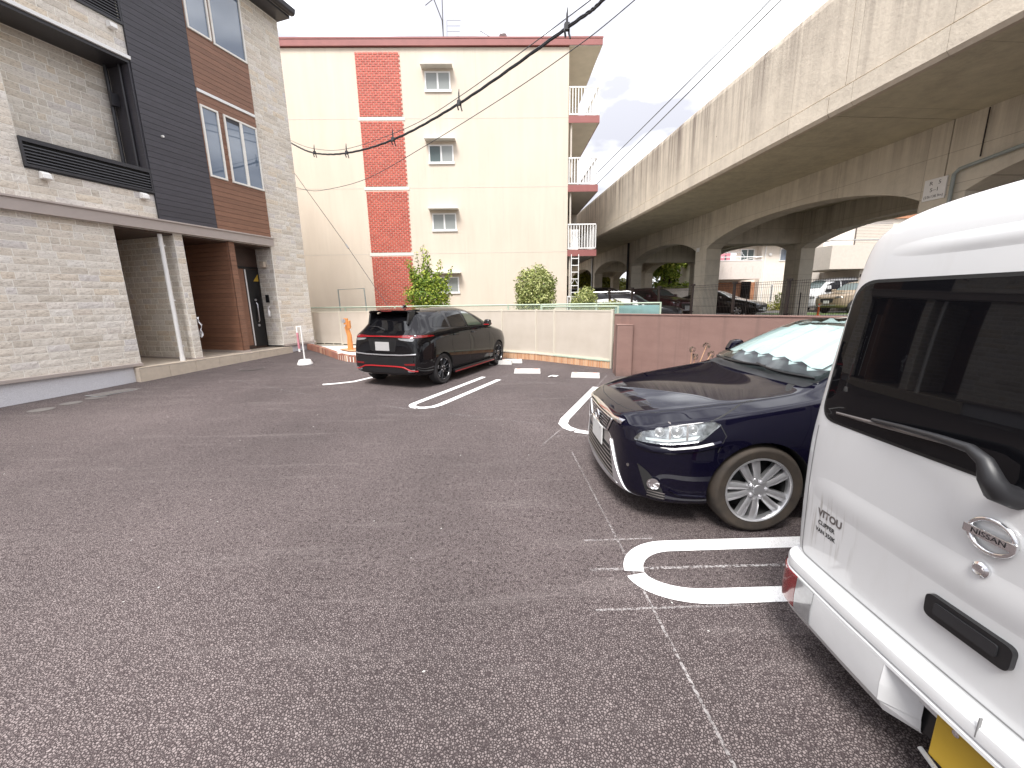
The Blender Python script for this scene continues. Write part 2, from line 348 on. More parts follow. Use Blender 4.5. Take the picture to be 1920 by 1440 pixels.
# ------------------------------------------------------------------ mesh helpers
class MB:
    def __init__(s): s.v = []; s.f = []; s.m = []
    def add(s, vs, fs, m=0):
        o = len(s.v); s.v += [tuple(p) for p in vs]; s.f += [tuple(o + i for i in f) for f in fs]; s.m += [m] * len(fs); return s
    def box(s, x0, x1, y0, y1, z0, z1, m=0):
        x0, x1 = min(x0, x1), max(x0, x1); y0, y1 = min(y0, y1), max(y0, y1); z0, z1 = min(z0, z1), max(z0, z1)
        return s.add([(x0, y0, z0), (x1, y0, z0), (x1, y1, z0), (x0, y1, z0), (x0, y0, z1), (x1, y0, z1), (x1, y1, z1), (x0, y1, z1)],
                     [(0, 3, 2, 1), (4, 5, 6, 7), (0, 1, 5, 4), (1, 2, 6, 5), (2, 3, 7, 6), (3, 0, 4, 7)], m)
    def prism(s, poly, a, b, axis='z', m=0):
        """poly 2D outline pushed from a to b along an axis"""
        n = len(poly)
        def P(p, h): return {'z': (p[0], p[1], h), 'y': (p[0], h, p[1]), 'x': (h, p[0], p[1])}[axis]
        vs = [P(p, a) for p in poly] + [P(p, b) for p in poly]
        return s.add(vs, [tuple(range(n))[::-1], tuple(range(n, 2 * n))] + [(i, (i + 1) % n, n + (i + 1) % n, n + i) for i in range(n)], m)
    def tube(s, pts, r, n=8, m=0, cap=True):
        pts = [Vector(p) for p in pts]; rs = r if isinstance(r, (list, tuple)) else [r] * len(pts)
        vs = []; up = None
        for i, p in enumerate(pts):
            d = (pts[min(i + 1, len(pts) - 1)] - pts[max(i - 1, 0)]).normalized()
            if up is None: up = Vector((0, 0, 1)) if abs(d.z) < .9 else Vector((1, 0, 0))
            a = d.cross(up).normalized(); b = a.cross(d).normalized(); up = b
            vs += [p + (a * cos(2 * pi * k / n) + b * sin(2 * pi * k / n)) * rs[i] for k in range(n)]
        fs = [(i * n + k, i * n + (k + 1) % n, (i + 1) * n + (k + 1) % n, (i + 1) * n + k) for i in range(len(pts) - 1) for k in range(n)]
        if cap: fs += [tuple(range(n))[::-1], tuple((len(pts) - 1) * n + k for k in range(n))]
        return s.add(vs, fs, m)
    def lathe(s, prof, n=32, axis='z', c=(0, 0, 0), m=0):
        """prof: (radius, height) pairs turned about an axis"""
        vs = []
        for r, h in prof:
            for k in range(n):
                a = 2 * pi * k / n; x, y = r * cos(a), r * sin(a)
                q = {'z': (x, y, h), 'y': (x, h, y), 'x': (h, x, y)}[axis]
                vs.append((q[0] + c[0], q[1] + c[1], q[2] + c[2]))
        fs = [(i * n + k, i * n + (k + 1) % n, (i + 1) * n + (k + 1) % n, (i + 1) * n + k) for i in range(len(prof) - 1) for k in range(n)]
        return s.add(vs, fs, m)
    def mesh(s, name, mats, smooth=False):
        me = bpy.data.meshes.new(name); me.from_pydata(s.v, [], s.f)
        for m in (mats if isinstance(mats, (list, tuple)) else [mats]): me.materials.append(M[m] if isinstance(m, str) else m)
        me.polygons.foreach_set('material_index', s.m)
        bm = bmesh.new(); bm.from_mesh(me); bmesh.ops.recalc_face_normals(bm, faces=bm.faces); bm.to_mesh(me); bm.free()
        if smooth:
            me.polygons.foreach_set('use_smooth', [True] * len(me.polygons))
            if smooth is not True: me.set_sharp_from_angle(angle=radians(smooth))
        me.update(); return me

def ob(name, me, parent=None, loc=(0, 0, 0), rz=0.0, bevel=0.0, kind=None):
    o = bpy.data.objects.new(name, me); COL.objects.link(o); o.location = loc
    if rz: o.rotation_euler = (0, 0, rz)
    if parent: o.parent = parent
    if bevel:
        b = o.modifiers.new('bevel', 'BEVEL'); b.width = bevel; b.segments = 2; b.limit_method = 'ANGLE'; b.angle_limit = radians(40); b.harden_normals = False
    if kind: o['kind'] = kind
    return o
def put(mb, name, mats, parent=None, loc=(0, 0, 0), rz=0.0, smooth=False, bevel=0.0, kind=None):
    return ob(name, mb.mesh(name, mats, smooth), parent, loc, rz, bevel, kind)
def tag(o, label, cat, group=None, kind=None):
    o['label'] = label; o['category'] = cat
    if group: o['group'] = group
    if kind: o['kind'] = kind
    return o
def thing(name, label, cat, loc=(0, 0, 0), rz=0.0, group=None):
    o = bpy.data.objects.new(name, None); COL.objects.link(o); o.location = loc; o.rotation_euler = (0, 0, rz); o.empty_display_size = .2
    return tag(o, label, cat, group)
def BX(*a): return MB().box(*a)

def smoothstep(a, b, x):
    t_ = max(0, min(1, (x - a) / (b - a))); return t_ * t_ * (3 - 2 * t_)
def gz(x, y):
    """height of the parking lot: level, rising a little towards the entrance of the stone-clad house"""
    return .20 * smoothstep(5.5, 13.5, y) * smoothstep(-2.5, -6.0, x)

def text_mesh(body, size, depth=.001, align='CENTER', bold=0.0):
    cu = bpy.data.curves.new('lettering', 'FONT'); cu.body = body; cu.size = size; cu.extrude = depth; cu.align_x = align; cu.align_y = 'CENTER'; cu.resolution_u = 3; cu.offset = bold
    o = bpy.data.objects.new('lettering', cu); COL.objects.link(o)
    dg = bpy.context.evaluated_depsgraph_get(); me = bpy.data.meshes.new_from_object(o.evaluated_get(dg))
    bpy.data.objects.remove(o); bpy.data.curves.remove(cu)
    return me
def lettering(name, body, size, mat, parent, mat4, depth=.001, sx=1.0):
    me = text_mesh(body, size, depth); me.materials.clear(); me.materials.append(M[mat])
    o = bpy.data.objects.new(name, me); COL.objects.link(o); o.parent = parent
    o.matrix_local = mat4 @ Matrix.Diagonal((sx, 1, 1, 1))
    return o
def frame_mat(o, x, y):
    x = Vector(x).normalized(); y = Vector(y).normalized(); z = x.cross(y)
    return Matrix(((x.x, y.x, z.x, o[0]), (x.y, y.y, z.y, o[1]), (x.z, y.z, z.z, o[2]), (0, 0, 0, 1)))
# ================================================================== THE GROUND
def grid_sheet(name, x0, x1, y0, y1, step, z, mat):
    nx = int((x1 - x0) / step); ny = int((y1 - y0) / step)
    vs = [(x0 + (x1 - x0) * i / nx, y0 + (y1 - y0) * j / ny, 0) for j in range(ny + 1) for i in range(nx + 1)]
    vs = [(x, y, gz(x, y) + z) for x, y, _ in vs]
    fs = [(j * (nx + 1) + i, j * (nx + 1) + i + 1, (j + 1) * (nx + 1) + i + 1, (j + 1) * (nx + 1) + i) for j in range(ny) for i in range(nx)]
    m = MB(); m.add(vs, fs)
    return put(m, name, mat, smooth=True, kind='structure')
o = put(MB().add([(-500, -500, 0), (500, -500, 0), (500, 500, 0), (-500, 500, 0)], [(0, 1, 2, 3)]), 'ground', 'far_road', loc=(0, 0, -.12), kind='structure')
o['label'] = 'dull grey ground that runs on beyond the parking lot'
o = grid_sheet('parking_lot', -16, 12, -9, 16, .5, 0, 'asphalt'); o['label'] = 'fresh dark open grained asphalt of the parking lot'
rg = MB(); rg.prism([(-6.6, 14.3), (0.25, 11.95), (1.15, 11.3), (2.75, 9.45), (6.9, 5.0), (60, 4.0), (220, 4), (220, 320), (-220, 320), (-220, 40), (-40, 16.6), (-7.2, 16.6)], -.1, .55)
o = put(rg, 'raised_ground', 'earth', kind='structure'); o['label'] = 'higher ground beyond the fence and under the viaduct'
m = MB().add([(4.5, 14, .556), (40, 10, .556), (40, 29, .556), (2, 29, .556)], [(0, 1, 2, 3)])
o = put(m, 'viaduct_lot', 'far_road', kind='structure'); o['label'] = 'grey paved parking area under the viaduct'
m = MB().add([(15.5, 21.5, .562), (24, 21, .562), (24, 24.2, .562), (15.5, 24.6, .562)], [(0, 1, 2, 3)])
o = put(m, 'verge', 'grass_green', kind='structure'); o['label'] = 'strip of grass beyond the viaduct columns'

# ------------------------------------------------------------------ painted bay markings
def strip(path, w, z=.004, name='bay_marking', mat='road_paint', step=.12):
    """a strip of paint of even width along a ground path"""
    P = [Vector((p[0], p[1], 0)) for p in path]; Q = [P[0]]
    for a, b in zip(P, P[1:]):
        n = max(1, int((b - a).length / step)); Q += [a + (b - a) * (k / n) for k in range(1, n + 1)]
    vs = []
    for i, p in enumerate(Q):
        d = (Q[min(i + 1, len(Q) - 1)] - Q[max(i - 1, 0)]).normalized(); nrm = Vector((-d.y, d.x, 0))
        for s_ in (1, -1):
            q = p + nrm * (w / 2 * s_); vs.append((q.x, q.y, gz(q.x, q.y) + z))
    fs = [(2 * i, 2 * i + 1, 2 * i + 3, 2 * i + 2) for i in range(len(Q) - 1)]
    return put(MB().add(vs, fs), name, mat)
def arc(cx, cy, rx, ry, a0, a1, n=14, rot=0.0):
    out = []
    for k in range(n + 1):
        a = radians(a0 + (a1 - a0) * k / n); x, y = rx * cos(a), ry * sin(a)
        out.append((cx + x * cos(rot) - y * sin(rot), cy + x * sin(rot) + y * cos(rot)))
    return out
G = 'white painted bay lines'
tag(strip(arc(1.05, 2.08, .29, .25, 177, 90) + [(3.6, 2.33)], .115), 'near white bay line with rounded end running in behind the white van, farther half of the loop', 'road marking', G, 'structure')
tag(strip(arc(1.12, 2.08, .36, .21, 184, 270) + [(3.6, 1.87)], .115), 'near white bay line with rounded end running in under the white van, nearer half of the loop', 'road marking', G, 'structure')
SA = radians(25); SD = Vector((sin(SA), cos(SA), 0)); ST = Vector((cos(SA), -sin(SA), 0))
def stall(p, a, t_): q = Vector((p[0], p[1], 0)) + SD * a + ST * t_; return (q.x, q.y)
u0 = (-1.52, 6.08)
pth = [stall(u0, 2.62, 0), stall(u0, .22, 0)] + [stall(u0, .22 - .20 * sin(radians(a)), .20 - .20 * cos(radians(a))) for a in range(10, 91, 10)]
tag(strip(pth, .11), 'white bay line beside the black hatchback, left leg of the long hairpin loop', 'road marking', G, 'structure')
pth = [stall(u0, .02, .215), stall(u0, .05, .30), stall(u0, .15, .40), stall(u0, .30, .43), stall(u0, 2.45, .44)]
tag(strip(pth, .11), 'white bay line right of the black hatchback, right leg of the long hairpin loop', 'road marking', G, 'structure')
tag(strip([(1.72, 7.20), (.83, 5.22), (.775, 5.02), (.80, 4.86), (.875, 4.74)], .12), 'white bay line leading from the right wheel stop to a bend by the navy car', 'road marking', G, 'structure')
tag(strip([(.885, 4.72), (1.02, 4.64), (1.25, 4.60), (3.6, 4.60)], .115), 'short curved white bay line running in behind the nose of the navy car', 'road marking', G, 'structure')
tag(strip([(-3.62, 7.95), (-3.42, 8.02), (-3.10, 8.22), (-2.1, 10.2)], .11), 'white bay line left of the black hatchback with a bent end', 'road marking', G, 'structure')
G = 'chalk setting-out lines'
for i, (a, b, w, lab) in enumerate([
    ((.72, 4.02), (.78, .75), .014, 'long thin chalk line down the asphalt past the near bay loop'),
    ((.50, 2.12), (2.6, 2.10), .022, 'chalk line crossing the middle of the near bay loop'),
    ((.46, 1.80), (1.25, 1.80), .014, 'faint chalk line just below the near bay loop'),
    ((.52, 2.42), (1.00, 2.42), .012, 'faint chalk line just above the near bay loop'),
    ((-1.95, 6.2), (.55, 5.0), .013, 'thin chalk line across the open bay mouths'),
    ((-.10, 8.1), (1.75, 7.25), .013, 'thin chalk line across the bay just below the two wheel stops'),
    ((-.12, 8.16), (.25, 8.80), .013, 'short chalk line running up to the left wheel stop'),
    ((1.76, 7.28), (2.22, 8.35), .014, 'short chalk line running up to the right wheel stop'),
    ((.42, 4.25), (.80, 4.95), .013, 'oblique chalk line left of the bend in the bay line'),
    ((.62, 4.55), (1.0, 4.53), .013, 'short chalk line in front of the navy car bumper'),
    ((-5.6, 8.4), (-3.2, 6.9), .012, 'faint chalk line left of the black hatchback')]):
    tag(strip([a, b], w, .003, 'chalk_line', 'chalk'), lab, 'chalk line', G, 'structure')

# ================================================================== THE STONE-CLAD HOUSE (local x along its front, y into it)
HX, HY, HROT = -6.044, 13.09, radians(90 - 19.1)
house = thing('apartment_house', 'stone clad three storey apartment house with dark and brown siding on the left', 'apartment house', (HX, HY, 0), HROT)
HM = Matrix.Translation((HX, HY, 0)) @ Matrix.Rotation(HROT, 4, 'Z')
w = MB()
w.box(-13, 0, 2.05, 10, 0, 9.3)
w.box(-13, -4.79, .02, 2.05, .42, 3.19); w.box(-3.70, -3.52, .02, 2.05, .34, 3.19); w.box(-1.18, 0, .02, 2.05, .42, 9.3)
w.box(-2.28, -1.181, .66, 2.05, .34, 3.19)
w.box(-13, -5.87, .02, 2.05, 3.191, 9.3); w.box(-3.95, -1.181, .021, 2.05, 3.191, 9.3)
w.box(-5.869, -3.951, .02, 2.05, 3.191, 3.96); w.box(-5.869, -3.951, .021, 2.05, 6.45, 7.03); w.box(-5.869, -3.951, .62, 2.05, 3.961, 6.449)
w.box(-5.869, -3.951, .8, 2.05, 7.031, 9.3)
wall = put(w, 'wall', 'mortar', house)
wall['label'] = 'wall clad in pale grey and buff stones'
STONES = []
rs = random.Random(3)
def clad(o, th, W, H, course=.126, zref=.45):
    """stones over a rectangle: o lower left corner, th turn of the face about z"""
    z = o[2]; u = (cos(th), sin(th))
    row = 0
    while z < o[2] + H - .03:
        h = min(course, o[2] + H - z); x = -rs.random() * .3
        while x < W - .01:
            ww = rs.choice((.13, .17, .24, .30, .34, .40, .44)); a, b = max(x, 0), min(x + ww, W)
            if W - b < .07: b = W
            if b - a > .03:
                cx = (a + b) / 2
                STONES.append(((o[0] + u[0] * cx, o[1] + u[1] * cx, z + h / 2), th, b - a - .015, h - .015))
            x += ww
            if b == W: break
        z += course
clad((-9.6, .02, .45), 0, 4.81, 2.74)
clad((-9.6, .02, 3.42), 0, 3.73, 2.9)
clad((-5.87, .02, 3.42), 0, 1.92, .54)
clad((-9.6, .02, 6.50), 0, 5.65, .53)
clad((-1.17, .02, .45), 0, 1.17, 8.85)
clad((-3.70, .02, .40), 0, .18, 2.76)
clad((-3.70, 2.0, .40), -pi / 2, 1.98, 2.76)
clad((-1.18, .64, .45), -pi / 2, .62, 2.7)
clad((-5.87, .62, 3.97), 0, 1.92, 2.46)
def rock_mesh(seed):
    r_ = random.Random(seed); nx, nz = 6, 3; vs = []; fs = []
    for j in range(nz + 1):
        for i in range(nx + 1):
            e = (i in (0, nx)) or (j in (0, nz))
            vs.append((i / nx - .5, -(.55 if e else .85 + r_.uniform(-.32, .32)), j / nz - .5))
    fs += [(j * (nx + 1) + i, j * (nx + 1) + i + 1, (j + 1) * (nx + 1) + i + 1, (j + 1) * (nx + 1) + i) for j in range(nz) for i in range(nx)]
    b = len(vs); vs += [(-.5, .3, -.5), (.5, .3, -.5), (.5, .3, .5), (-.5, .3, .5)]
    fs += [tuple(range(nx + 1))[::-1] + (b, b + 1)]
    top = [nz * (nx + 1) + i for i in range(nx + 1)]
    fs += [tuple(top) + (b + 2, b + 3)]
    fs += [tuple(j * (nx + 1) for j in range(nz + 1)) + (b + 3, b), tuple(j * (nx + 1) + nx for j in range(nz, -1, -1)) + (b + 1, b + 2)]
    return MB().add(vs, fs).mesh('stone', 'facade_stone')
rocks = [rock_mesh(k) for k in range(9)]
def stone_key(e): return shown_size(HM @ Vector(e[0]), e[2], e[3])
STONES.sort(key=stone_key, reverse=True)
def stone_mat(e): return Matrix.Translation(e[0]) @ Matrix.Rotation(e[1], 4, 'Z') @ Matrix.Diagonal((e[2], .009, e[3], 1))
for i, e in enumerate(STONES[:300]):
    s_ = ob('stone', rocks[i % 9], wall); s_.matrix_local = stone_mat(e)
rest = MB()
for i, e in enumerate(STONES[300:]):
    me = rocks[i % 9]; mm = stone_mat(e)
    rest.add([mm @ v_.co for v_ in me.vertices], [tuple(p.vertices) for p in me.polygons])
put(rest, 'stone_cladding', 'facade_stone', wall, kind='stuff')

# siding boards, each its own piece
WIN = [(-2.66, -2.23, 4.63, 6.18), (-2.10, -1.20, 4.63, 6.18), (-2.66, -2.11, 7.70, 9.16), (-2.07, -1.20, 7.67, 9.16)]
unit_board = {k: MB().box(-.5, .5, -1, 0, -.5, .5).mesh('siding_board', k) for k in ('brown_board', 'dark_board')}
def cut(r, holes):
    out = [r]
    for h in holes:
        nx_ = []
        for (a, b, c_, d) in out:
            if h[1] <= a or h[0] >= b or h[3] <= c_ or h[2] >= d: nx_.append((a, b, c_, d)); continue
            if h[0] > a: nx_.append((a, h[0], c_, d))
            if h[1] < b: nx_.append((h[1], b, c_, d))
            lo, hi = max(a, h[0]), min(b, h[1])
            if h[2] > c_: nx_.append((lo, hi, c_, h[2]))
            if h[3] < d: nx_.append((lo, hi, h[3], d))
        out = nx_
    return [q for q in out if q[1] - q[0] > .02 and q[3] - q[2] > .012]
def boards(parent, mat, x0, x1, z0, z1, y=0.0, th=0.0, o=(0, 0), holes=(), h=.115, dep=.022):
    z = z0; u = (cos(th), sin(th))
    while z < z1 - .02:
        for (a, b, c_, d) in cut((x0, x1, z, min(z + h, z1)), holes):
            s_ = ob('siding_board', unit_board[mat], parent); cx = (a + b) / 2
            s_.matrix_local = Matrix.Translation((o[0] + u[0] * cx, o[1] + u[1] * cx + y, (c_ + d) / 2 - .003)) @ Matrix.Rotation(th, 4, 'Z') @ Matrix.Diagonal((b - a - .002, dep + rs.uniform(-.001, .001), d - c_ - .007, 1))
        z += h
sd = put(MB().box(-3.949, -2.684, -.004, .019, 3.412, 9.3), 'dark_siding', 'dark_metal', house); sd['label'] = 'panel of charcoal horizontal siding boards'
boards(sd, 'dark_board', -3.949, -2.684, 3.42, 9.28, -.004)
sb = put(MB().box(-2.682, -1.172, -.003, .0195, 3.412, 9.3), 'brown_siding', 'door_brown', house); sb['label'] = 'panel of brown wood-look siding boards around the windows'
boards(sb, 'brown_board', -2.682, -1.172, 3.42, 9.28, -.003, holes=WIN + [(-2.68, -1.172, 6.44, 6.51)])
bw = put(MB().box(-2.44, -2.29, .03, 2.04, .36, 3.19).box(-4.785, -3.705, 1.98, 2.045, .36, 3.19).box(-3.515, -2.445, 1.99, 2.045, .36, 3.19), 'entrance_wall', 'door_brown', house); bw['label'] = 'brown boarded partition wall in the entrance'
boards(bw, 'brown_board', -2.44, -2.29, .42, 3.18, .03)
boards(bw, 'brown_board', 0, 1.96, .42, 3.18, 0, -pi / 2, (-2.44, 2.0))
boards(bw, 'brown_board', -4.785, -3.705, .42, 3.18, 1.98)
put(BX(-4.78, -1.19, .05, 2.04, 3.15, 3.188), 'entrance_ceiling', 'door_brown', house)
put(BX(-2.47, -2.26, -.01, 2.0, .355, .418), 'skirting', 'taupe_metal', house)
put(BX(-2.66, -1.175, -.04, 0, 6.442, 6.508), 'trim_band', 'white_metal', house, bevel=.004)
# windows of the brown bay
for (x0, x1, z0, z1), sash in zip(WIN, (1, 2, 1, 1)):
    f_ = .042; b = MB()
    b.box(x0, x1, -.055, .02, z0, z0 + f_).box(x0, x1, -.055, .02, z1 - f_, z1).box(x0, x0 + f_, -.054, .02, z0 + f_, z1 - f_).box(x1 - f_, x1, -.054, .02, z0 + f_, z1 - f_)
    if sash == 2:
        xm = (x0 + x1) / 2; b.box(xm - .035, xm + .035, -.050, .01, z0 + f_, z1 - f_)
    wd = put(b, 'window', 'window_frame', house, bevel=.004)
    if sash == 2:
        put(BX(x0 + f_, xm - .035, -.020, -.012, z0 + f_, z1 - f_), 'pane', 'window_glass', wd)
        put(BX(xm + .035, x1 - f_, -.034, -.026, z0 + f_, z1 - f_), 'pane', 'window_glass', wd)
        put(BX(x0 + f_, xm - .035, -.028, -.021, z1 - .13, z1 - f_), 'roller_case', 'dark_metal', wd)
    else:
        put(BX(x0 + f_, x1 - f_, -.022, -.014, z0 + f_, z1 - f_), 'pane', 'window_glass', wd)
# canopy beam, plinth, base trim, eave
put(BX(-13, -1.165, -.10, .015, 3.195, 3.412), 'canopy_beam', 'taupe_metal', house, bevel=.006)
put(BX(-13, -1.165, -.125, .016, 3.395, 3.43), 'canopy_cap', 'taupe_metal', house, bevel=.004)
put(BX(-13, -4.925, .035, 2.0, -.1, .385).box(-1.005, .0, .035, 2.0, -.1, .385), 'plinth', 'granite_plinth', house)
put(BX(-13, -4.79, -.035, .03, .385, .447).box(-1.18, .02, -.035, .03, .385, .447).box(-3.72, -3.5, -.015, 2.0, .352, .398), 'base_trim', 'taupe_metal', house, bevel=.004)
pr = put(BX(-4.92, -1.01, -.10, 2.05, -.1, .352), 'porch', 'mortar', house)
for k in range(7):
    a = -4.92 + k * 3.91 / 7
    put(BX(a + .003, a + 3.91 / 7 - .003, -.115, -.098, -.08, .33), 'tile', 'porch_tile', pr, bevel=.002)
    for j in range(4):
        put(BX(a + .003, a + 3.91 / 7 - .003, -.118 + j * .54, -.118 + (j + 1) * .54 - .006, .345, .360), 'tile', 'porch_tile', pr, bevel=.002)
put(BX(-4.94, -4.921, -.117, .035, -.08, .359), 'porch_end', 'porch_tile', house)
put(MB().prism([(-.42, 9.36), (-.42, 9.47), (5.5, 12.2), (5.5, 12.0)], -13.2, .05, 'x').prism([(-.40, 9.30), (-.40, 9.36), (2, 9.36), (2, 9.30)], -13.2, .04, 'x'), 'eave', 'dark_metal', house)
put(MB().prism([(-.56, 9.40), (-.58, 9.50), (-.43, 9.50), (-.43, 9.36), (-.52, 9.36)], -13.2, .08, 'x'), 'gutter', 'dark_metal', house)
# balcony with louvre
put(BX(-5.868, -3.952, -.008, .62, 6.375, 6.44), 'balcony_soffit', 'dark_metal', house)
put(BX(-9.6, -3.945, -.05, .02, 6.435, 6.498), 'balcony_edge', 'white_metal', house, bevel=.004)
put(BX(-5.868, -3.952, .0, .60, 3.93, 3.962), 'balcony_floor', 'dark_metal', house)
put(BX(-3.985, -3.953, .0, .618, 3.97, 6.37), 'balcony_side', 'dark_board', house)
for z0, z1, yy in ((3.955, 4.42, -.03), (7.035, 7.55, -.03)):
    lv = put(BX(-5.868, -3.955, yy, yy + .05, z0, z0 + .045).box(-5.868, -3.955, yy, yy + .05, z1 - .07, z1).box(-3.985, -3.955, yy + .001, yy + .049, z0 + .045, z1 - .07).box(-5.868, -5.838, yy + .001, yy + .049, z0 + .045, z1 - .07), 'balcony_louvre', 'dark_metal', house)
    put(BX(-5.837, -3.986, .045, .06, z0 + .03, z1 - .03), 'louvre_gap_shade', 'gap_dark', house)  # black sheet added behind the slats, stands in for the shade in their gaps
    k = z0 + .075
    while k < z1 - .08:
        put(MB().prism([(yy + .006, k - .010), (yy + .012, k + .010), (yy + .042, k + .002), (yy + .036, k - .014)], -5.84, -3.985, 'x'), 'slat', 'dark_metal', lv); k += .052
put(MB().tube([(-4.10, .50, 3.97), (-4.10, .50, 6.37)], .035, 10), 'balcony_pipe', 'dark_metal', house, smooth=40)
put(MB().tube([(-4.02, .22, 3.97), (-4.02, .22, 6.37)], .028, 10), 'balcony_pipe', 'dark_metal', house, smooth=40)
put(BX(-4.16, -4.02, .40, .46, 5.62, 5.86), 'drying_pole_bracket', 'dark_metal', house)
for x, z in ((-5.65, 3.80), (-4.17, 3.80), (-4.17, 6.86)):
    put(MB().prism([(.02, z), (.02, z + .11), (-.03, z + .12), (-.10, z + .08), (-.11, z)], x - .06, x + .06, 'x'), 'vent_hood', 'white_plastic', house, bevel=.008)
put(MB().lathe([(.0, 0), (.022, 0), (.022, .05), (0, .055)], 12, 'y', (-3.60, -.07, 5.17)), 'hook_eye', 'white_plastic', house)
put(MB().tube([(-3.93, .10, 3.16), (-3.93, .10, .36)], .042, 14).tube([(-3.93, .10, .36), (-3.93, .10, .47)], .052, 14).box(-3.975, -3.86, .085, .115, 2.9, 2.93).box(-3.975, -3.86, .085, .115, 1.72, 1.75).box(-3.975, -3.86, .085, .115, .68, .71), 'downpipe', 'white_plastic', house, smooth=40)
# entrance door with its fittings
d = MB().box(-2.22, -1.20, .60, .66, .37, 2.66)
dr = put(d, 'door', 'door_brown', house)
put(BX(-2.279, -1.182, .61, .658, 2.661, 3.15), 'door_header', 'door_brown', house)
put(MB().box(-2.20, -2.16, .585, .60, .40, 2.62).box(-1.235, -1.20, .585, .60, .40, 2.62).box(-2.20, -1.2, .585, .60, 2.60, 2.65), 'door_frame', 'satin_black', dr)
for x in (-1.97, -1.63): put(BX(x, x + .035, .592, .60, .45, 2.58), 'light_strip', 'white_metal', dr)
put(BX(-1.93, -1.67, .590, .599, .47, 2.58), 'door_panel', 'brown_board', dr)
put(BX(-1.58, -1.25, .588, .599, .42, 2.58), 'door_panel', 'satin_black', dr)
put(MB().tube([(-1.42, .575, 1.12), (-1.42, .535, 1.16), (-1.42, .535, 1.62), (-1.42, .575, 1.66)], .016, 8).lathe([(0, 0), (.034, 0), (.034, .02), (0, .022)], 14, 'y', (-1.42, .568, 1.74)).lathe([(0, 0), (.034, 0), (.034, .02), (0, .022)], 14, 'y', (-1.42, .568, 1.02)), 'door_handle', 'satin_silver', dr, smooth=40)
put(MB().prism([(-1.40, 2.26), (-1.24, 2.26), (-1.24, 2.46)], .584, .588, 'y'), 'door_sticker', 'plate_yellow', dr)
put(BX(-1.30, -1.205, .24, .40, 2.64, 2.80), 'wall_lamp', 'porch_tile', house, bevel=.008)
ic = put(BX(-1.225, -1.203, .31, .43, 1.66, 1.88), 'intercom', 'satin_black', house, bevel=.006)
put(MB().lathe([(0, 0), (.02, 0), (.018, -.004), (0, -.004)], 12, 'x', (-1.226, .37, 1.82)), 'lens', 'privacy_glass', ic)
bt = thing('spray_bottle', 'white plastic bottle hanging on the stone jamb below the black intercom', 'bottle', HM @ Vector((-1.245, .34, 1.26)), HROT)
put(MB().lathe([(0, 0), (.035, 0), (.037, .02), (.037, .15), (.015, .19), (.014, .23)], 14), 'bottle_body', 'white_plastic', bt, smooth=50)
put(MB().lathe([(.016, .22), (.018, .26), (0, .262)], 12).box(-.012, .012, -.05, .02, .262, .285), 'bottle_cap', 'white_plastic', bt)
# crumpled clear sheet behind the pier
r_ = random.Random(5); vs = []; fs = []
for j in range(9):
    for i in range(5):
        vs.append((-3.50 + .16 * i / 4 * (1.1 - abs(j - 4) / 6) + r_.uniform(-.02, .02), -.04 + .05 * i + r_.uniform(-.035, .035), .86 + .48 * j / 8))
fs = [(j * 5 + i, j * 5 + i + 1, (j + 1) * 5 + i + 1, (j + 1) * 5 + i) for j in range(8) for i in range(4)]
me = MB().add([HM @ Vector(p) for p in vs], fs).mesh('plastic_sheet', 'plastic_film'); o = ob('plastic_sheet', me)
sm = o.modifiers.new('thick', 'SOLIDIFY'); sm.thickness = .002
tag(o, 'crumpled clear plastic sheet sticking out behind the stone pier of the entrance', 'plastic sheet')

# small lids in the asphalt by the plinth
G = 'lids set in the asphalt'
for (x, y), rad, lab in (((-7.42, 6.40), .155, 'round grey lid in the asphalt, nearest of the three by the plinth'), ((-7.36, 6.80), .14, 'round grey lid in the asphalt, middle one of the three by the plinth'), ((-7.29, 7.16), .145, 'round grey lid in the asphalt beside the grey rectangular cover'), ((-6.0, 9.62), .26, 'large dark round manhole lid in the asphalt before the porch')):
    o = thing('manhole_lid', lab, 'manhole lid', (x, y, gz(x, y)), 0, G)
    put(MB().lathe([(0, .006), (rad * .9, .006), (rad * .9, .0)], 26), 'lid', 'lid_grey' if rad < .2 else 'asphalt', o); put(MB().lathe([(rad * .93, 0), (rad * .93, .007), (rad, .007), (rad, 0)], 26), 'rim', 'lid_grey', o)
o = thing('drain_cover', 'grey rectangular drain cover flush in the asphalt by the plinth', 'drain cover', (-7.30, 7.62, gz(-7.3, 7.62)), HROT)
put(BX(-.40, .40, -.15, .15, 0, .007), 'cover', 'lid_grey', o); put(BX(-.43, .43, -.18, .18, 0, .004), 'rim', 'grey_metal', o)

# sign stand, planting bed with water post
o = thing('sign_stand', 'white pole stand on a heavy white base left of the black hatchback', 'sign stand', (-5.02, 10.2, gz(-5.02, 10.2)))
put(MB().lathe([(0, .0), (.185, .0), (.185, .02), (.135, .115), (.05, .13), (0, .13)], 20), 'base', 'white_plastic', o, smooth=50)
put(MB().tube([(0, 0, .12), (0, 0, .98)], .017, 10), 'pole', 'white_plastic', o, smooth=50)
put(BX(-.115, -.085, -.02, .02, .32, .96).box(-.115, 0, -.01, .01, .94, .96), 'board_edge', 'white_plastic', o); put(BX(-.118, -.082, -.022, .022, .40, .80), 'red_strip', 'cloth_pink', o)

o = thing('planting_bed', 'bed of white gravel edged with upright mixed bricks beside the stone house corner', 'planting bed', (0, 0, 0))
bed = [(-6.05, 12.85), (-6.45, 13.2), (-6.3, 13.62), (-3.2, 12.52), (-3.1, 11.2), (-3.45, 10.75), (-4.0, 10.80), (-4.35, 11.05)]
put(MB().prism(bed, .0, .235), 'gravel_top', 'white_gravel', o)

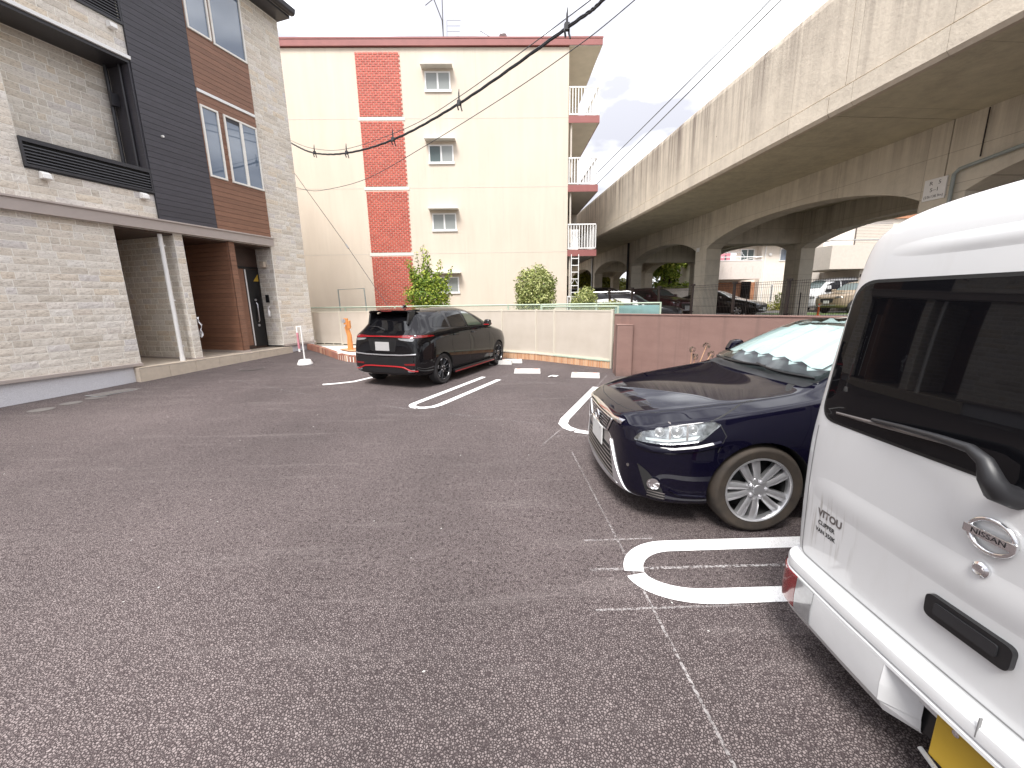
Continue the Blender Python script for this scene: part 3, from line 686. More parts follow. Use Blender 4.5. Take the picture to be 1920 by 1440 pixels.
edge = [(-6.10, 12.78), (-5.2, 11.83), (-4.45, 11.02), (-4.12, 10.78), (-3.8, 10.68), (-3.45, 10.66), (-3.1, 10.9), (-2.95, 11.3)]
E_ = [Vector((*p, 0)) for p in edge]; dist = 0
for a_, b_ in zip(E_, E_[1:]): q_ = put(BX(0, (b_ - a_).length, -.045, .05, -.1, .165 + gz(a_.x, a_.y) * .8 - .02), 'edging_mortar', 'mortar', o); q_.matrix_local = Matrix.Translation(a_) @ Matrix.Rotation(math.atan2((b_ - a_).y, (b_ - a_).x), 4, 'Z')
ub = BX(-.031, .031, -.06, .06, -.12, .10).mesh('edging_brick', 'mixed_brick')
for a, b in zip(E_, E_[1:]):
    ln = (b - a).length
    while dist < ln:
        p = a + (b - a) * (dist / ln); k = ob('edging_brick', ub, o, (p.x, p.y, gz(p.x, p.y) + .075 + rs.uniform(-.004, .004)), math.atan2((b - a).y, (b - a).x)); dist += .098
    dist -= ln
put(MB().prism([(-4.85, 12.0), (-4.35, 11.45), (-3.95, 11.35), (-3.6, 11.6), (-3.85, 12.1), (-4.4, 12.35)], .26, .278), 'stepping_stone', 'orange_brick', o)
o = thing('water_post', 'orange wood-look water post standing in the white gravel bed', 'water post', (-4.42, 11.75, .26))
vs = MB(); pts = [(0, 0, 0), (-.005, .01, .2), (.0, 0, .42), (-.045, .0, .62), (-.06, 0, .80), (-.055, 0, .92)]
vs.tube(pts, [.085, .078, .07, .066, .072, .066], 8)
put(vs, 'post', 'orange_post', o); put(MB().box(-.15, -.05, -.075, .02, .80, .90).tube([(-.05, -.06, .74), (-.05, -.14, .74), (-.05, -.15, .69)], .014, 8), 'tap', 'satin_silver', o); put(MB().box(.0, .06, -.06, .06, .62, .86), 'knot', 'orange_post', o, bevel=.02)

# ================================================================== FENCES AND WALLS
fence = thing('panel_fence', 'beige punched metal screen fence on a low orange brick base', 'fence', (0, 0, 0))
FP = [Vector((-6.28, 13.62, 0)), Vector((.012, 11.44, 0)), Vector((.925, 10.80, 0)), Vector((2.53, 9.20, 0))]
def lerp(a, b, t_): return a + (b - a) * t_
def seg_mat(a, b, z=0): d_ = (b - a); return Matrix.Translation((a.x, a.y, z)) @ Matrix.Rotation(math.atan2(d_.y, d_.x), 4, 'Z')
cuts = [lerp(FP[0], FP[1], k / 6) for k in range(7)] + [FP[2], lerp(FP[2], FP[3], .27), FP[3]]
ub = BX(-.0225, .0225, -.05, .05, 0, 1).mesh('brick', 'orange_brick')
for i, (a, b) in enumerate(zip(cuts, cuts[1:])):
    mm = seg_mat(a, b); ln = (b - a).length; g0 = .20 * smoothstep(-2.5, -6, a.x)
    pn = put(BX(.012, ln - .012, -.012, -.002, .225 + g0 * .6, 1.315), 'screen_panel', 'punched_sheet', fence); pn.matrix_local = mm
    fr = put(MB().box(0, ln, -.02, .015, 1.31, 1.345).box(.03, ln - .03, .0, .02, .78, .81).box(0, ln, -.018, .014, .195 + g0 * .6, .228 + g0 * .6).box(ln * .33 - .012, ln * .33 + .012, .001, .019, .23, 1.31).box(ln * .66 - .012, ln * .66 + .012, .001, .019, .23, 1.31), 'frame', 'pale_frame', fence); fr.matrix_local = mm
    ps = put(BX(-.024, .024, -.03, .03, .0, 1.36), 'post', 'pale_frame', fence, bevel=.004); ps.matrix_local = mm
    cap = put(BX(0, ln, -.06, .06, .165 + g0 * .4, .193 + g0 * .4), 'base_cap', 'mesh_green' if i == 8 else 'pale_frame', fence); cap.matrix_local = mm
    if i >= 4:
        bk_ = put(BX(0, ln, -.042, .045, -.05, .160), 'base_joint', 'porch_tile', fence); bk_.matrix_local = mm
        n = int(ln / .060)
        for k in range(n):
            br = ob('brick', ub, fence); br.matrix_local = mm @ Matrix.Translation(((k + .5) * ln / n, rs.uniform(-.004, .004), 0)) @ Matrix.Diagonal((ln / n / .059, 1, .163, 1))
    else:
        bs = put(BX(0, ln, -.045, .05, -.05, .165 + g0 * .4), 'base_wall', 'pale_frame', fence); bs.matrix_local = mm
ps = put(BX(-.026, .026, -.03, .03, .0, 1.36), 'post', 'pale_frame', fence, bevel=.004); ps.matrix_local = seg_mat(FP[3], FP[3] + (FP[3] - FP[2]))

def chain_link(root, a, b, z0, z1, mat, pitch=.06, rail=True):
    """diamond wire mesh between two points: real wires"""
    ln = (b - a).length; mm = seg_mat(a, b); m_ = MB(); h = z1 - z0; r = .0036
    k = -h
    while k < ln:
        for sgn in (1, -1):
            x0, x1 = (k, k + h) if sgn > 0 else (k + h, k); za, zb = z0, z1
            if min(x0, x1) < 0 or max(x0, x1) > ln:
                t0, t1 = 0, 1
                dx = x1 - x0
                ta, tb = sorted(((0 - x0) / dx, (ln - x0) / dx)); t0, t1 = max(0, ta), min(1, tb)
                if t1 <= t0: continue
                x0, x1, za, zb = x0 + dx * t0, x0 + dx * t1, z0 + h * t0, z0 + h * t1
            yy = .004 * sgn
            m_.add([(x0 - r, yy, za), (x0 + r, yy, za), (x0, yy + r * 1.6, za), (x1 - r, yy, zb), (x1 + r, yy, zb), (x1, yy + r * 1.6, zb)], [(0, 1, 4, 3), (1, 2, 5, 4), (2, 0, 3, 5)])
        k += pitch
    o_ = put(m_, 'wire_mesh', mat, root, kind='stuff'); o_.matrix_local = mm
    n = max(1, round(ln / 2.0))
    for j in range(n + 1):
        p_ = put(MB().tube([(ln * j / n, 0, z0 - .2), (ln * j / n, 0, z1 + .02)], .024, 8), 'post', 'mesh_green', root, smooth=50); p_.matrix_local = mm
    p_ = put(MB().tube([(0, 0, z1), (ln, 0, z1)], .02, 8), 'rail', 'mesh_green', root, smooth=50); p_.matrix_local = mm
cf = thing('chain_link_fence', 'pale green chain link fence just behind the beige screen fence', 'fence', (0, 0, 0))
CP = [Vector((-7.0, 14.3, 0)), Vector((.2, 11.9, 0)), Vector((1.1, 11.25, 0)), Vector((2.6, 11.1, 0)), Vector((4.32, 10.95, 0))]
for a, b in zip(CP, CP[1:]): chain_link(cf, a, b, .55, 1.47, 'mesh_green')
chain_link(cf, Vector((1.12, 11.2, 0)), Vector((2.74, 9.50, 0)), .3, 1.42, 'mesh_green')
o = thing('teal_sheet', 'teal sheet leaning behind the end of the chain link fence', 'sheet', (3.75, 11.15, .55)); put(BX(-.62, .62, 0, .02, 0, .86).box(-.62, .62, -.02, 0, .40, .43), 'sheet', 'teal_paint', o)

bwall = thing('brown_wall', 'low brown rendered wall behind the navy car with a thin coping', 'wall', (2.40, 8.58, 0), math.atan2(-2.72, 2.59))
put(BX(0, 8.5, 0, .16, -.1, 1.265), 'wall_body', 'brown_render', bwall, bevel=.01); put(BX(-.01, 8.5, -.012, .172, 1.266, 1.285), 'coping', 'brown_render', bwall)
o = thing('brown_pillar', 'short brown rendered pillar standing in front of the brown wall end', 'pillar', (2.55, 8.33, 0), radians(-8))
put(BX(-.16, .16, -.14, .14, -.05, 1.06), 'pillar_body', 'brown_render', o, bevel=.012); put(BX(-.165, .165, -.145, .145, 1.061, 1.075), 'cap', 'brown_render', o, bevel=.004)
# dry leaves at the wall foot
m = MB(); r_ = random.Random(9)
for k in range(160):
    s_ = r_.random() ** 1.5 * 1.8; p = Vector((2.82, 8.02, 0)) + Vector((.69, -.724, 0)) * s_ + Vector((-.72, -.69, 0)) * (abs(r_.gauss(0, .07)) - .05); q = Vector((r_.uniform(-1, 1), r_.uniform(-1, 1), r_.uniform(-.3, .3))).normalized() * .022; t2 = q.cross(Vector((0, 0, 1))) * .7
    m.add([p - q - t2 + Vector((0, 0, .008)), p + q - t2 + Vector((0, 0, .012)), p + q + t2 + Vector((0, 0, .02)), p - q + t2 + Vector((0, 0, .01))], [(0, 1, 2, 3)])
o = put(m, 'dry_leaves', 'bark', kind='stuff'); o['label'] = 'dry leaves drifted along the foot of the brown wall'

# black welded mesh fence on the higher ground
mf = thing('mesh_fence', 'black welded wire mesh fence above the brown wall, before the viaduct', 'fence', (7.29, 7.54, .55), math.atan2(6.4, -2.05))
LN = 12.0; pitch = 1.5
for k in range(9):
    x = k * pitch + .45
    put(MB().box(x - .03, x + .03, -.022, .03, -.1, 1.42).box(x - .045, x + .045, -.05, .05, 1.385, 1.44).box(x - .03, x + .03, -.05, .03, .60, .64).box(x - .03, x + .03, -.05, .03, .10, .14), 'post', 'fence_black', mf)
    m = MB()
    for j in range(30): m.box(x + .025 + j * .05 - .0022, x + .025 + j * .05 + .0022, -.028, -.0236, .05, 1.40)
    for z in (.06, .30, .54, .78, 1.02, 1.26): m.box(x, x + pitch, -.0235, -.019, z - .0025, z + .0025)
    for z in (1.385, 1.33): m.box(x, x + pitch, -.05, -.0285, z - .004, z + .004)
    put(m, 'mesh_panel', 'fence_black', mf)
m2 = thing('rear_mesh_fence', 'lower dark wire fence farther back among the viaduct columns', 'fence', (9.5, 15.6, .55), radians(-32))
for k in range(5):
    put(BX(k * 1.7 - .02, k * 1.7 + .02, -.02, .02, -.1, 1.15), 'post', 'fence_black', m2)
    m = MB()
    for j in range(17): m.box(k * 1.7 + j * .1 - .002, k * 1.7 + j * .1 + .002, -.003, .003, .05, 1.1)
    for z in (.06, .4, .75, 1.09): m.box(k * 1.7, k * 1.7 + 1.7, -.006, -.0032, z - .003, z + .003)
    put(m, 'mesh_panel', 'fence_black', m2)

# ================================================================== THE CREAM APARTMENT BLOCK
blk = thing('apartment_block', 'cream four storey apartment block with a red brick stripe and side balconies', 'apartment block', (0, 19, 0))
XR = 3.05
put(BX(-14, XR, .0, 12, .4, 11.83), 'wall', 'cream_stucco', blk)
rf = put(BX(-14.2, 4.42, -.10, 12.3, 11.86, 12.14), 'roof', 'maroon_metal', blk); rf['label'] = 'flat roof with a maroon fascia'
put(BX(-14.2, 4.44, -.115, -.101, 12.10, 12.16), 'roof_edge', 'maroon_metal', blk); put(BX(XR, 4.40, -.08, 12.2, 11.83, 11.858), 'eave_soffit', 'slab_soffit', blk)
g = MB()
for z in (9.22, 6.49, 3.74): g.box(-14, -5.9, -.004, 0, z - .012, z + .012).box(-3.87, XR, -.004, 0, z - .012, z + .012)
for x, z0, z1 in ((.22, .5, 3.7), (.18, 3.78, 6.46)): g.box(x - .008, x + .008, -.003, 0, z0, z1)
put(g, 'joint', 'tan_balcony', blk)
for z0, z1 in ((9.29, 11.72), (6.56, 9.13), (3.81, 6.40), (.55, 3.65)):
    pn = put(BX(-5.80, -3.97, -.010, .0, z0, z1), 'brick_panel', 'brick_joint', blk)
    m = MB(); z = z0 + .012; row = 0
    while z < z1 - .05:
        x = -5.80 + (.0 if row % 2 else -.105)
        while x < -3.97:
            a, b = max(x + .013, -5.795), min(x + .197, -3.975)
            if b - a > .03: m.box(a, b, -.026 - rs.random() * .005, -.009, z, z + .064)
            x += .21
        z += .088; row += 1
    put(m, 'brick_cladding', 'red_brick', pn, kind='stuff')
for z in (9.21, 6.48, 3.73): put(BX(-5.86, -3.91, -.022, -.0105, z - .065, z + .065), 'brick_border', 'white_stucco', blk)
for z0, z1, hood in ((10.24, 10.95, 11.06), (7.47, 8.19, 8.32), (4.71, 5.43, 5.56), (1.99, 2.70, 2.84)):
    x0, x1 = -2.98, -1.92; f_ = .05
    b = MB().box(x0 - .03, x1 + .03, -.05, .02, z0 - .04, z0 + f_).box(x0, x1, -.045, .02, z1 - f_, z1).box(x0, x0 + f_, -.045, .02, z0 + f_, z1 - f_).box(x1 - f_, x1, -.045, .02, z0 + f_, z1 - f_)
    xm = (x0 + x1) / 2; b.box(xm - .035, xm + .035, -.04, .01, z0 + f_, z1 - f_)
    wd = put(b, 'window', 'white_metal', blk)
    put(BX(x0 + f_, xm - .035, -.020, -.012, z0 + f_, z1 - f_), 'pane', 'curtain_glass' if z0 != 7.47 else 'far_glass', wd); put(BX(xm + .035, x1 - f_, -.032, -.026, z0 + f_, z1 - f_), 'pane', 'curtain_glass', wd)
    prof = [(x0 - .12, hood), (x1 + .12, hood), (x1 + .12, hood + .05)] + [(xm + (x1 + .12 - xm) * (1 - k / 6), hood + .05 + .06 * sin(pi * k / 12)) for k in range(1, 7)] + [(xm - (x1 + .12 - xm) * (k / 6), hood + .05 + .06 * cos(pi * k / 12)) for k in range(1, 7)]
    put(MB().prism(prof, -.36, .0, 'y'), 'window_hood', 'white_stucco', blk, bevel=.01)
for z in (9.27, 6.53, 3.80):
    bl = put(BX(XR + .002, 4.36, .0, 12.0, z - .26, z), 'balcony', 'slab_soffit', blk)
    put(BX(XR + .001, 4.38, -.03, -.001, z - .27, z + .01).box(4.361, 4.385, -.0005, 12.0, z - .27, z + .01), 'fascia', 'maroon_metal', bl)
    r_ = MB(); top = z + 1.13
    r_.box(XR + .02, 4.34, .0, .05, top - .05, top).box(XR + .02, 4.34, .01, .04, z + .06, z + .10).box(4.29, 4.34, .05, 12, top - .05, top).box(4.30, 4.33, .05, 12, z + .06, z + .10)
    put(r_, 'handrail', 'white_metal', bl)
    for k in range(11):
        x = XR + .05 + k * .1245; put(BX(x - .016, x + .016, .012, .038, z + .10, top - .05), 'baluster', 'white_metal', bl)
    m = MB()
    for k in range(70): m.box(4.305, 4.325, .17 + k * .165, .195 + k * .165, z + .10, top - .05)
    put(m, 'side_balusters', 'white_metal', bl, kind='stuff')
    put(BX(XR + .003, 4.30, 4.6, 4.66, z, z + 2.4 if z < 9 else z + 2.3), 'partition', 'tan_balcony', bl)
    put(MB().tube([(XR + .14, .12, z - .25), (XR + .14, .12, z - 2.4)], .04, 8), 'drain_pipe', 'tan_balcony', bl)
put(BX(XR + .1, XR + .55, .25, .6, 3.80, 4.72), 'locker', 'white_metal', blk, bevel=.01)
r_ = MB().box(XR + .02, 4.34, .0, .05, 1.70, 1.75)
for k in range(11): r_.box(XR + .034 + k * .1245, XR + .066 + k * .1245, .012, .038, .6, 1.70)
put(r_, 'ground_rail', 'white_metal', blk)
lad = thing('escape_ladder', 'white metal escape ladder hanging below the lowest balcony of the cream block', 'ladder', (3.24, 18.88, .8))
put(BX(-.03, .0, -.02, .02, 0, 2.8), 'stile', 'white_metal', lad); put(BX(.30, .33, -.02, .02, 0, 2.8), 'stile', 'white_metal', lad)
for k in range(9): put(BX(.0, .30, -.015, .015, .2 + k * .3, .235 + k * .3), 'rung', 'white_metal', lad)
put(MB().tube([(.02, 0, 1.5), (.15, 0, 1.72), (.28, 0, 1.5)], .012, 6), 'bracket', 'white_metal', lad)
# roof things
ant = thing('tv_antenna', 'leaning metal TV antenna mast on the roof of the cream block', 'antenna', (-2.2, 19.6, 12.14))
put(MB().tube([(.02, 0, 0), (-.02, 0, 1.0), (-.32, 0, 1.75)], .022, 6).tube([(0, 0, .3), (.02, 0, 1.85)], .02, 6), 'mast', 'thin_wire', ant)
put(MB().tube([(-.30, 0, 1.75), (1.35, .3, 3.05)], .022, 6), 'boom', 'thin_wire', ant)
for i, (a, b) in enumerate([((-.30, 0, 1.75), (-.85, 0, 2.1)), ((-.30, 0, 1.75), (-.25, 0, 2.5)), ((.02, 0, 1.85), (.55, .1, 2.45)), ((-.30, 0, 1.8), (-.7, .1, 1.6)), ((.15, 0, .2), (.18, 0, 1.0)), ((.18, 0, 1.0), (.75, 0, 1.0)), ((.18, 0, .8), (.72, 0, .8)), ((.18, 0, .6), (.7, 0, .6)), ((.16, 0, .4), (.66, 0, .42))]):
    put(MB().tube([a, b], .015 if i < 4 else .006, 5), 'element', 'thin_wire', ant)
an2 = thing('small_antenna', 'small bent antenna lying low on the roof beside the vent', 'antenna', (-.75, 19.6, 12.14))
put(MB().tube([(0, 0, 0), (.05, 0, .1), (.42, 0, .42)], .018, 6), 'boom', 'grey_metal', an2); put(MB().tube([(.1, 0, .62), (.75, 0, .28)], .012, 5), 'element', 'thin_wire', an2); put(MB().tube([(-.35, 0, .35), (.1, 0, .1)], .012, 5), 'element', 'thin_wire', an2)
vt = thing('roof_vent', 'grey turbine roof vent on the cream block', 'roof vent', (.32, 19.6, 12.14))
put(MB().lathe([(.20, 0), (.19, .05), (.10, .12), (.08, .2), (.07, .36)], 14), 'vent_neck', 'grey_metal', vt); put(MB().lathe([(.0, .36), (.13, .37), (.17, .44), (.13, .53), (.03, .55), (.01, .66)], 12), 'vent_head', 'grey_metal', vt)
gf = thing('pole_frame', 'thin grey pole frame standing behind the fence before the cream wall', 'frame', (-6.25, 16.0, .55))
put(MB().tube([(0, 0, 0), (-.03, 0, 1.57), (.97, 0, 1.6), (1.02, 0, 0)], .026, 8), 'poles', 'pipe_grey', gf)

# ================================================================== THE RAILWAY VIADUCT (local y along the track)
VROT = radians(3.6)
via = thing('railway_viaduct', 'weathered concrete railway viaduct with arched beams crossing on the right', 'viaduct', (0, 0, 0), VROT)
CS = [-10.0, -1.0, 8.0, 16.95, 25.1, 32.9, 40.6, 48.3, 56, 64, 72]
NX, FX, CWX, CWS = 9.58, 13.77, .65, .42
DZ = 4.96
for row, x0 in (('near', NX), ('far', FX)):
    for c in CS:
        put(BX(x0 + .002, x0 + CWX - .002, c - CWS, c + CWS, -.1, 3.55), 'column', 'beam_concrete', via, bevel=.015)
    for c0, c1 in zip(CS, CS[1:]):
        a, b = c0 + CWS, c1 - CWS; n = 28
        poly = [(c0 + .012, DZ), (c0 + .012, 3.551), (a, 3.551)]
        for k in range(1, n):
            u = -1 + 2 * k / n; poly.append(((a + b) / 2 + u * (b - a) / 2, 3.551 + .64 * (1 - abs(u) ** 2.3) ** .82))
        poly += [(b, 3.551), (c1 - .012, 3.551), (c1 - .012, DZ)]
        put(MB().prism([(p[0], p[1]) for p in poly], x0, x0 + CWX, 'x'), 'arch_beam', 'beam_concrete', via)
for c in CS:
    for s_ in (-.36, .04): put(BX(NX + CWX - .01, FX + .01, c + s_, c + s_ + .32, 3.75, DZ - .002), 'cross_beam', 'beam_concrete', via)
for c0, c1 in zip(CS, CS[1:]):
    put(BX(FX - .10, FX - .001, c0 + .5, c1 - .5, 4.02, 4.10), 'ledge', 'beam_concrete', via)
    put(BX(7.0, 17.0, c0 + .012, c1 - .012, DZ, 5.28), 'deck', 'soffit_concrete', via)
PANEL = 2.95
y = -10.0
while y < 72:
    a, b = y + .008, min(y + PANEL, 72) - .008
    put(MB().prism([(6.875, 5.33), (6.86, 7.0), (6.875, 7.08), (6.92, 7.13), (7.06, 7.13), (7.06, 5.33)], a, b, 'y') if False else MB().add(
        [(6.875, a, 5.345), (6.862, a, 6.98), (6.885, a, 7.09), (6.93, a, 7.14), (7.07, a, 7.14), (7.07, a, 5.345)] + [(6.875, b, 5.345), (6.862, b, 6.98), (6.885, b, 7.09), (6.93, b, 7.14), (7.07, b, 7.14), (7.07, b, 5.345)],
        [(0, 1, 2, 3, 4, 5), (11, 10, 9, 8, 7, 6)] + [(i, 6 + i, 6 + (i + 1) % 6, (i + 1) % 6) for i in range(6)]), 'parapet_panel', 'parapet_concrete', via)
    put(BX(16.93, 17.13, a, b, 5.325, 7.14), 'parapet_panel', 'parapet_concrete', via)
    y += PANEL
for c0, c1 in zip(CS, CS[1:]):
    vs = []
    for yy in (c0 + .01, c1 - .01): vs += [(6.845, yy, 4.99), (6.845, yy, 5.315), (7.02, yy, 5.315), (7.02, yy, 4.985), (6.99, yy, 4.93), (6.90, yy, 4.93)]
    put(MB().add(vs, [(0, 1, 2, 3, 4, 5), (11, 10, 9, 8, 7, 6)] + [(i, 6 + i, 6 + (i + 1) % 6, (i + 1) % 6) for i in range(6)]), 'deck_edge', 'parapet_concrete', via)
pl = put(BX(NX - .022, NX - .001, 7.92, 8.34, 3.50, 3.92), 'bridge_plate', 'white_metal', via, bevel=.003); pl['label'] = 'white number plate on the near column'
for txt, size, yy, zz, sx in (('R   5', .105, 8.13, 3.83, 1.1), ('5\u20131', .105, 8.13, 3.70, 1.1), ('(23k138.9m)', .075, 8.13, 3.57, .95)):
    lettering('lettering', txt, size, 'satin_black', pl, frame_mat((NX - .0225, yy, zz), (0, -1, 0), (0, 0, 1)), .001, sx)
put(MB().tube([(NX - .06, 7.78, 1.0), (NX - .06, 7.78, 3.90), (NX - .06, 7.70, 3.97), (NX - .06, 6.6, 4.10), (NX - .06, 3.0, 4.55), (NX - .06, -1, 4.75)], .035, 8), 'conduit', 'pipe_grey', via, smooth=50)
put(MB().tube([(NX - .03, 7.42, 4.1), (NX - .03, 7.42, 4.93)], .012, 6), 'cable_drop', 'fence_black', via)
put(BX(NX - .02, NX - .001, 17.05, 17.28, 3.50, 3.66), 'small_plate', 'white_metal', via)
put(MB().tube([(NX - .06, 25.15, .5), (NX - .06, 25.15, 4.93)], .07, 8), 'drain_pipe', 'fence_black', via, smooth=50); put(MB().tube([(NX - .06, 32.95, .5), (NX - .06, 32.95, 4.9)], .07, 8), 'drain_pipe', 'grey_metal', via, smooth=50)
for x, (za, zb) in ((10.0, (9.9, 10.8)), (12.6, (9.9, 10.8))): pass
G = 'overhead railway wires'
VM = Matrix.Rotation(VROT, 4, 'Z')
for nm, pts, lab in (('contact_wire', [(10.45, -10, 11.15), (10.45, 15.4, 11.2), (10.45, 34, 11.0), (10.45, 72, 10.9)], 'lower railway contact wire above the viaduct'), ('feeder_wire', [(10.45, -10, 11.5), (10.45, 16, 11.55), (10.45, 36, 11.88), (10.45, 72, 11.7)], 'upper railway feeder wire above the viaduct')):
    o = put(MB().tube([VM @ Vector(p) for p in pts], .024, 6), nm, 'thin_wire'); tag(o, lab, 'wire', G)
ms = thing('catenary_mast', 'railway mast with a small bracket on the viaduct behind the balconies', 'mast', VM @ Vector((9.6, 36.5, 5.3)), VROT)
put(MB().tube([(-.6, 0, 0), (-.6, 0, 7.2)], .09, 8), 'pole', 'grey_metal', ms); put(MB().tube([(-.6, 0, 6.5), (.85, 0, 6.5), (.95, 0, 6.2), (.85, 0, 5.8), (-.6, 0, 5.8)], .035, 6), 'bracket', 'grey_metal', ms)
fl = thing('floodlight', 'small dark floodlight on a short pole at the viaduct parapet', 'floodlight', VM @ Vector((6.95, 32.5, 7.14)), VROT)
put(MB().tube([(0, 0, -.8), (0, 0, .35)], .035, 6), 'pole', 'fence_black', fl); put(BX(-.2, .12, -.18, .18, .3, .62), 'lamp_head', 'fence_black', fl, bevel=.03)

# ================================================================== WIRES OVER THE LOT
def sag(pts, n=10):
    P = [Vector(p) for p in pts]; out = []
    for i in range(len(P) - 1):
        p0, p1, p2, p3 = P[max(i - 1, 0)], P[i], P[i + 1], P[min(i + 2, len(P) - 1)]
        for k in range(n):
            t_ = k / n; out.append(.5 * ((2 * p1) + (-p0 + p2) * t_ + (2 * p0 - 5 * p1 + 4 * p2 - p3) * t_ ** 2 + (-p0 + 3 * p1 - 3 * p2 + p3) * t_ ** 3))
    return out + [P[-1]]
CPTS = [(-7.4, 14.8, 7.2), (-6.2, 13.5, 6.346), (-5.121, 12.4, 5.724), (-3.757, 11., 5.252), (-2.212, 9.4, 4.97), (-.637, 7.6, 4.87), (.883, 5.7, 4.876), (1.237, 5.1, 4.84), (1.9, 3.9, 4.95), (4.5, -2, 6.0)]
cb = thing('cable_bundle', 'thick twisted black cable bundle hung across the lot', 'cable', (0, 0, 0))
cp = sag(CPTS, 22); m = MB()
for ph in range(3):
    tw = []
    for i, p in enumerate(cp):
        a = i * .55 + ph * 2.094; tw.append(p + Vector((.55 * cos(a), -.83 * cos(a), 0)) * .012 * .6 + Vector((0, 0, sin(a) * .013)))
    m.tube(tw, .0115, 6)
put(m, 'strand', 'cable_black', cb, smooth=60)
put(MB().tube(sag([(-7.4, 14.8, 7.25), (-6.196, 13.5, 6.42), (-5.108, 12.4, 5.833), (-3.747, 11., 5.348), (-1.898, 9.2, 5.105), (-.633, 7.6, 4.97), (.882, 5.7, 4.98), (1.3, 5.0, 4.95), (1.9, 3.9, 5.06), (4.5, -2, 6.1)], 10), .006, 5), 'messenger_wire', 'thin_wire', cb)
for i in (2, 3, 4, 5, 6):
    p = Vector(CPTS[i])
    hk = put(MB().tube([p + Vector((0, 0, .02)), p + Vector((0, 0, .11)), p + Vector((.005, 0, .16))], [.012, .009, .004], 6).tube([p + Vector((-.018, 0, .03)), p + Vector((-.022, -.01, -.03)), p + Vector((-.012, 0, -.075))], .010, 6).tube([p + Vector((.018, 0, .03)), p + Vector((.02, .01, -.04)), p + Vector((.032, 0, -.085))], .009, 6).box(p.x - .022, p.x + .022, p.y - .02, p.y + .02, p.z - .02, p.z + .035), 'hanger_clamp', 'cable_black', cb); hk.data.transform(Matrix.Translation(p) @ Matrix.Scale(1.35, 4) @ Matrix.Translation(-p))
o = put(MB().tube(sag([(-7.2, 15., 5.6), (-6.112, 14., 5.167), (-5.091, 13., 4.936), (-3.462, 11.6, 4.841), (-1.608, 10., 5.07), (.086, 8.6, 5.378), (1.19, 7.6, 5.602), (2.01, 6.7, 5.792), (4.2, 4.0, 6.4)], 8), .0075, 5), 'drop_wire', 'thin_wire'); tag(o, 'thin single wire sagging across the cream block below the thick bundle', 'wire')
o = thing('guy_wire', 'straight thin guy wire slanting down across the cream wall to the fence', 'wire', (0, 0, 0))
put(MB().tube([(-7.5, 15.65, 6.55), (-5.335, 14.8, 3.545), (-3.754, 14.2, 1.2)], .009, 5), 'wire', 'thin_wire', o); put(MB().tube([(-5.385, 14.82, 3.615), (-5.285, 14.78, 3.475)], .028, 8), 'insulator', 'grey_metal', o)

# ================================================================== PLANTS
def crown(name, parent, blobs, n, size, mat, seed, fill=.55, lean=.25):
    """leaves as many small bent quads spread through overlapping clumps"""
    r_ = random.Random(seed); vs = []; fs = []
    wsum = sum(b[3] * b[4] * b[5] for b in blobs) or 1
    for (cx, cy, cz, rx, ry, rz_) in blobs:
        k = int(n * rx * ry * rz_ / wsum)
        for _ in range(k):
            d_ = Vector((r_.gauss(0, 1), r_.gauss(0, 1), r_.gauss(0, 1))).normalized(); rad = fill + (1 - fill) * r_.random() ** .6
            if r_.random() < .12: rad *= 1.12
            p = Vector((cx + d_.x * rx * rad, cy + d_.y * ry * rad, cz + d_.z * rz_ * rad))
            nrm = (d_ + Vector((r_.gauss(0, .6), r_.gauss(0, .6), r_.gauss(0, .6) + lean))).normalized()
            a = nrm.cross(Vector((r_.gauss(0, 1), r_.gauss(0, 1), r_.gauss(0, 1)))).normalized(); b = nrm.cross(a)
            s_ = size * r_.uniform(.6, 1.3); o_ = len(vs)
            vs += [p - a * s_ * .55, p + b * s_ * .26 - nrm * s_ * .06, p + a * s_ * .55, p - b * s_ * .26 - nrm * s_ * .06]; fs += [(o_, o_ + 1, o_ + 2), (o_, o_ + 2, o_ + 3)]
    return put(MB().add(vs, fs), name, mat, parent)
def trunk(parent, pts, rs_, n=7, name='trunk'): return put(MB().tube(pts, rs_, n), name, 'bark', parent, smooth=60)
tr = thing('young_tree', 'bushy young tree with upright bright green shoots behind the black hatchback', 'tree', (-2.74, 15.3, .55))
trunk(tr, [(0, 0, -.1), (.02, 0, .6), (-.03, 0, 1.4)], [.05, .04, .02])
r_ = random.Random(21); bl = [(0, 0, 1.25, .75, .7, .55), (.35, 0, 1.0, .55, .5, .5), (-.45, .05, 1.25, .5, .45, .5), (.1, -.1, 1.75, .55, .5, .45), (-.25, 0, 1.85, .4, .4, .4), (.55, 0, 1.5, .4, .4, .45)]
for k in range(16):
    a = r_.uniform(-1, 1); tip = Vector((a * .95, r_.uniform(-.5, .5), 2.9 - abs(a) * .75 + r_.uniform(-.2, .15))); base = Vector((a * .35, 0, 1.3))
    trunk(tr, [base, (base + tip) / 2 + Vector((a * .08, 0, .05)), tip], [.014, .010, .004], 5, 'branch')
    for s_ in range(5): q = base.lerp(tip, .3 + .16 * s_); bl.append((q.x, q.y, q.z, .17 - .018 * s_, .17 - .018 * s_, .15))
crown('crown', tr, bl, 5200, .105, 'bright_leaves', 1, .3)
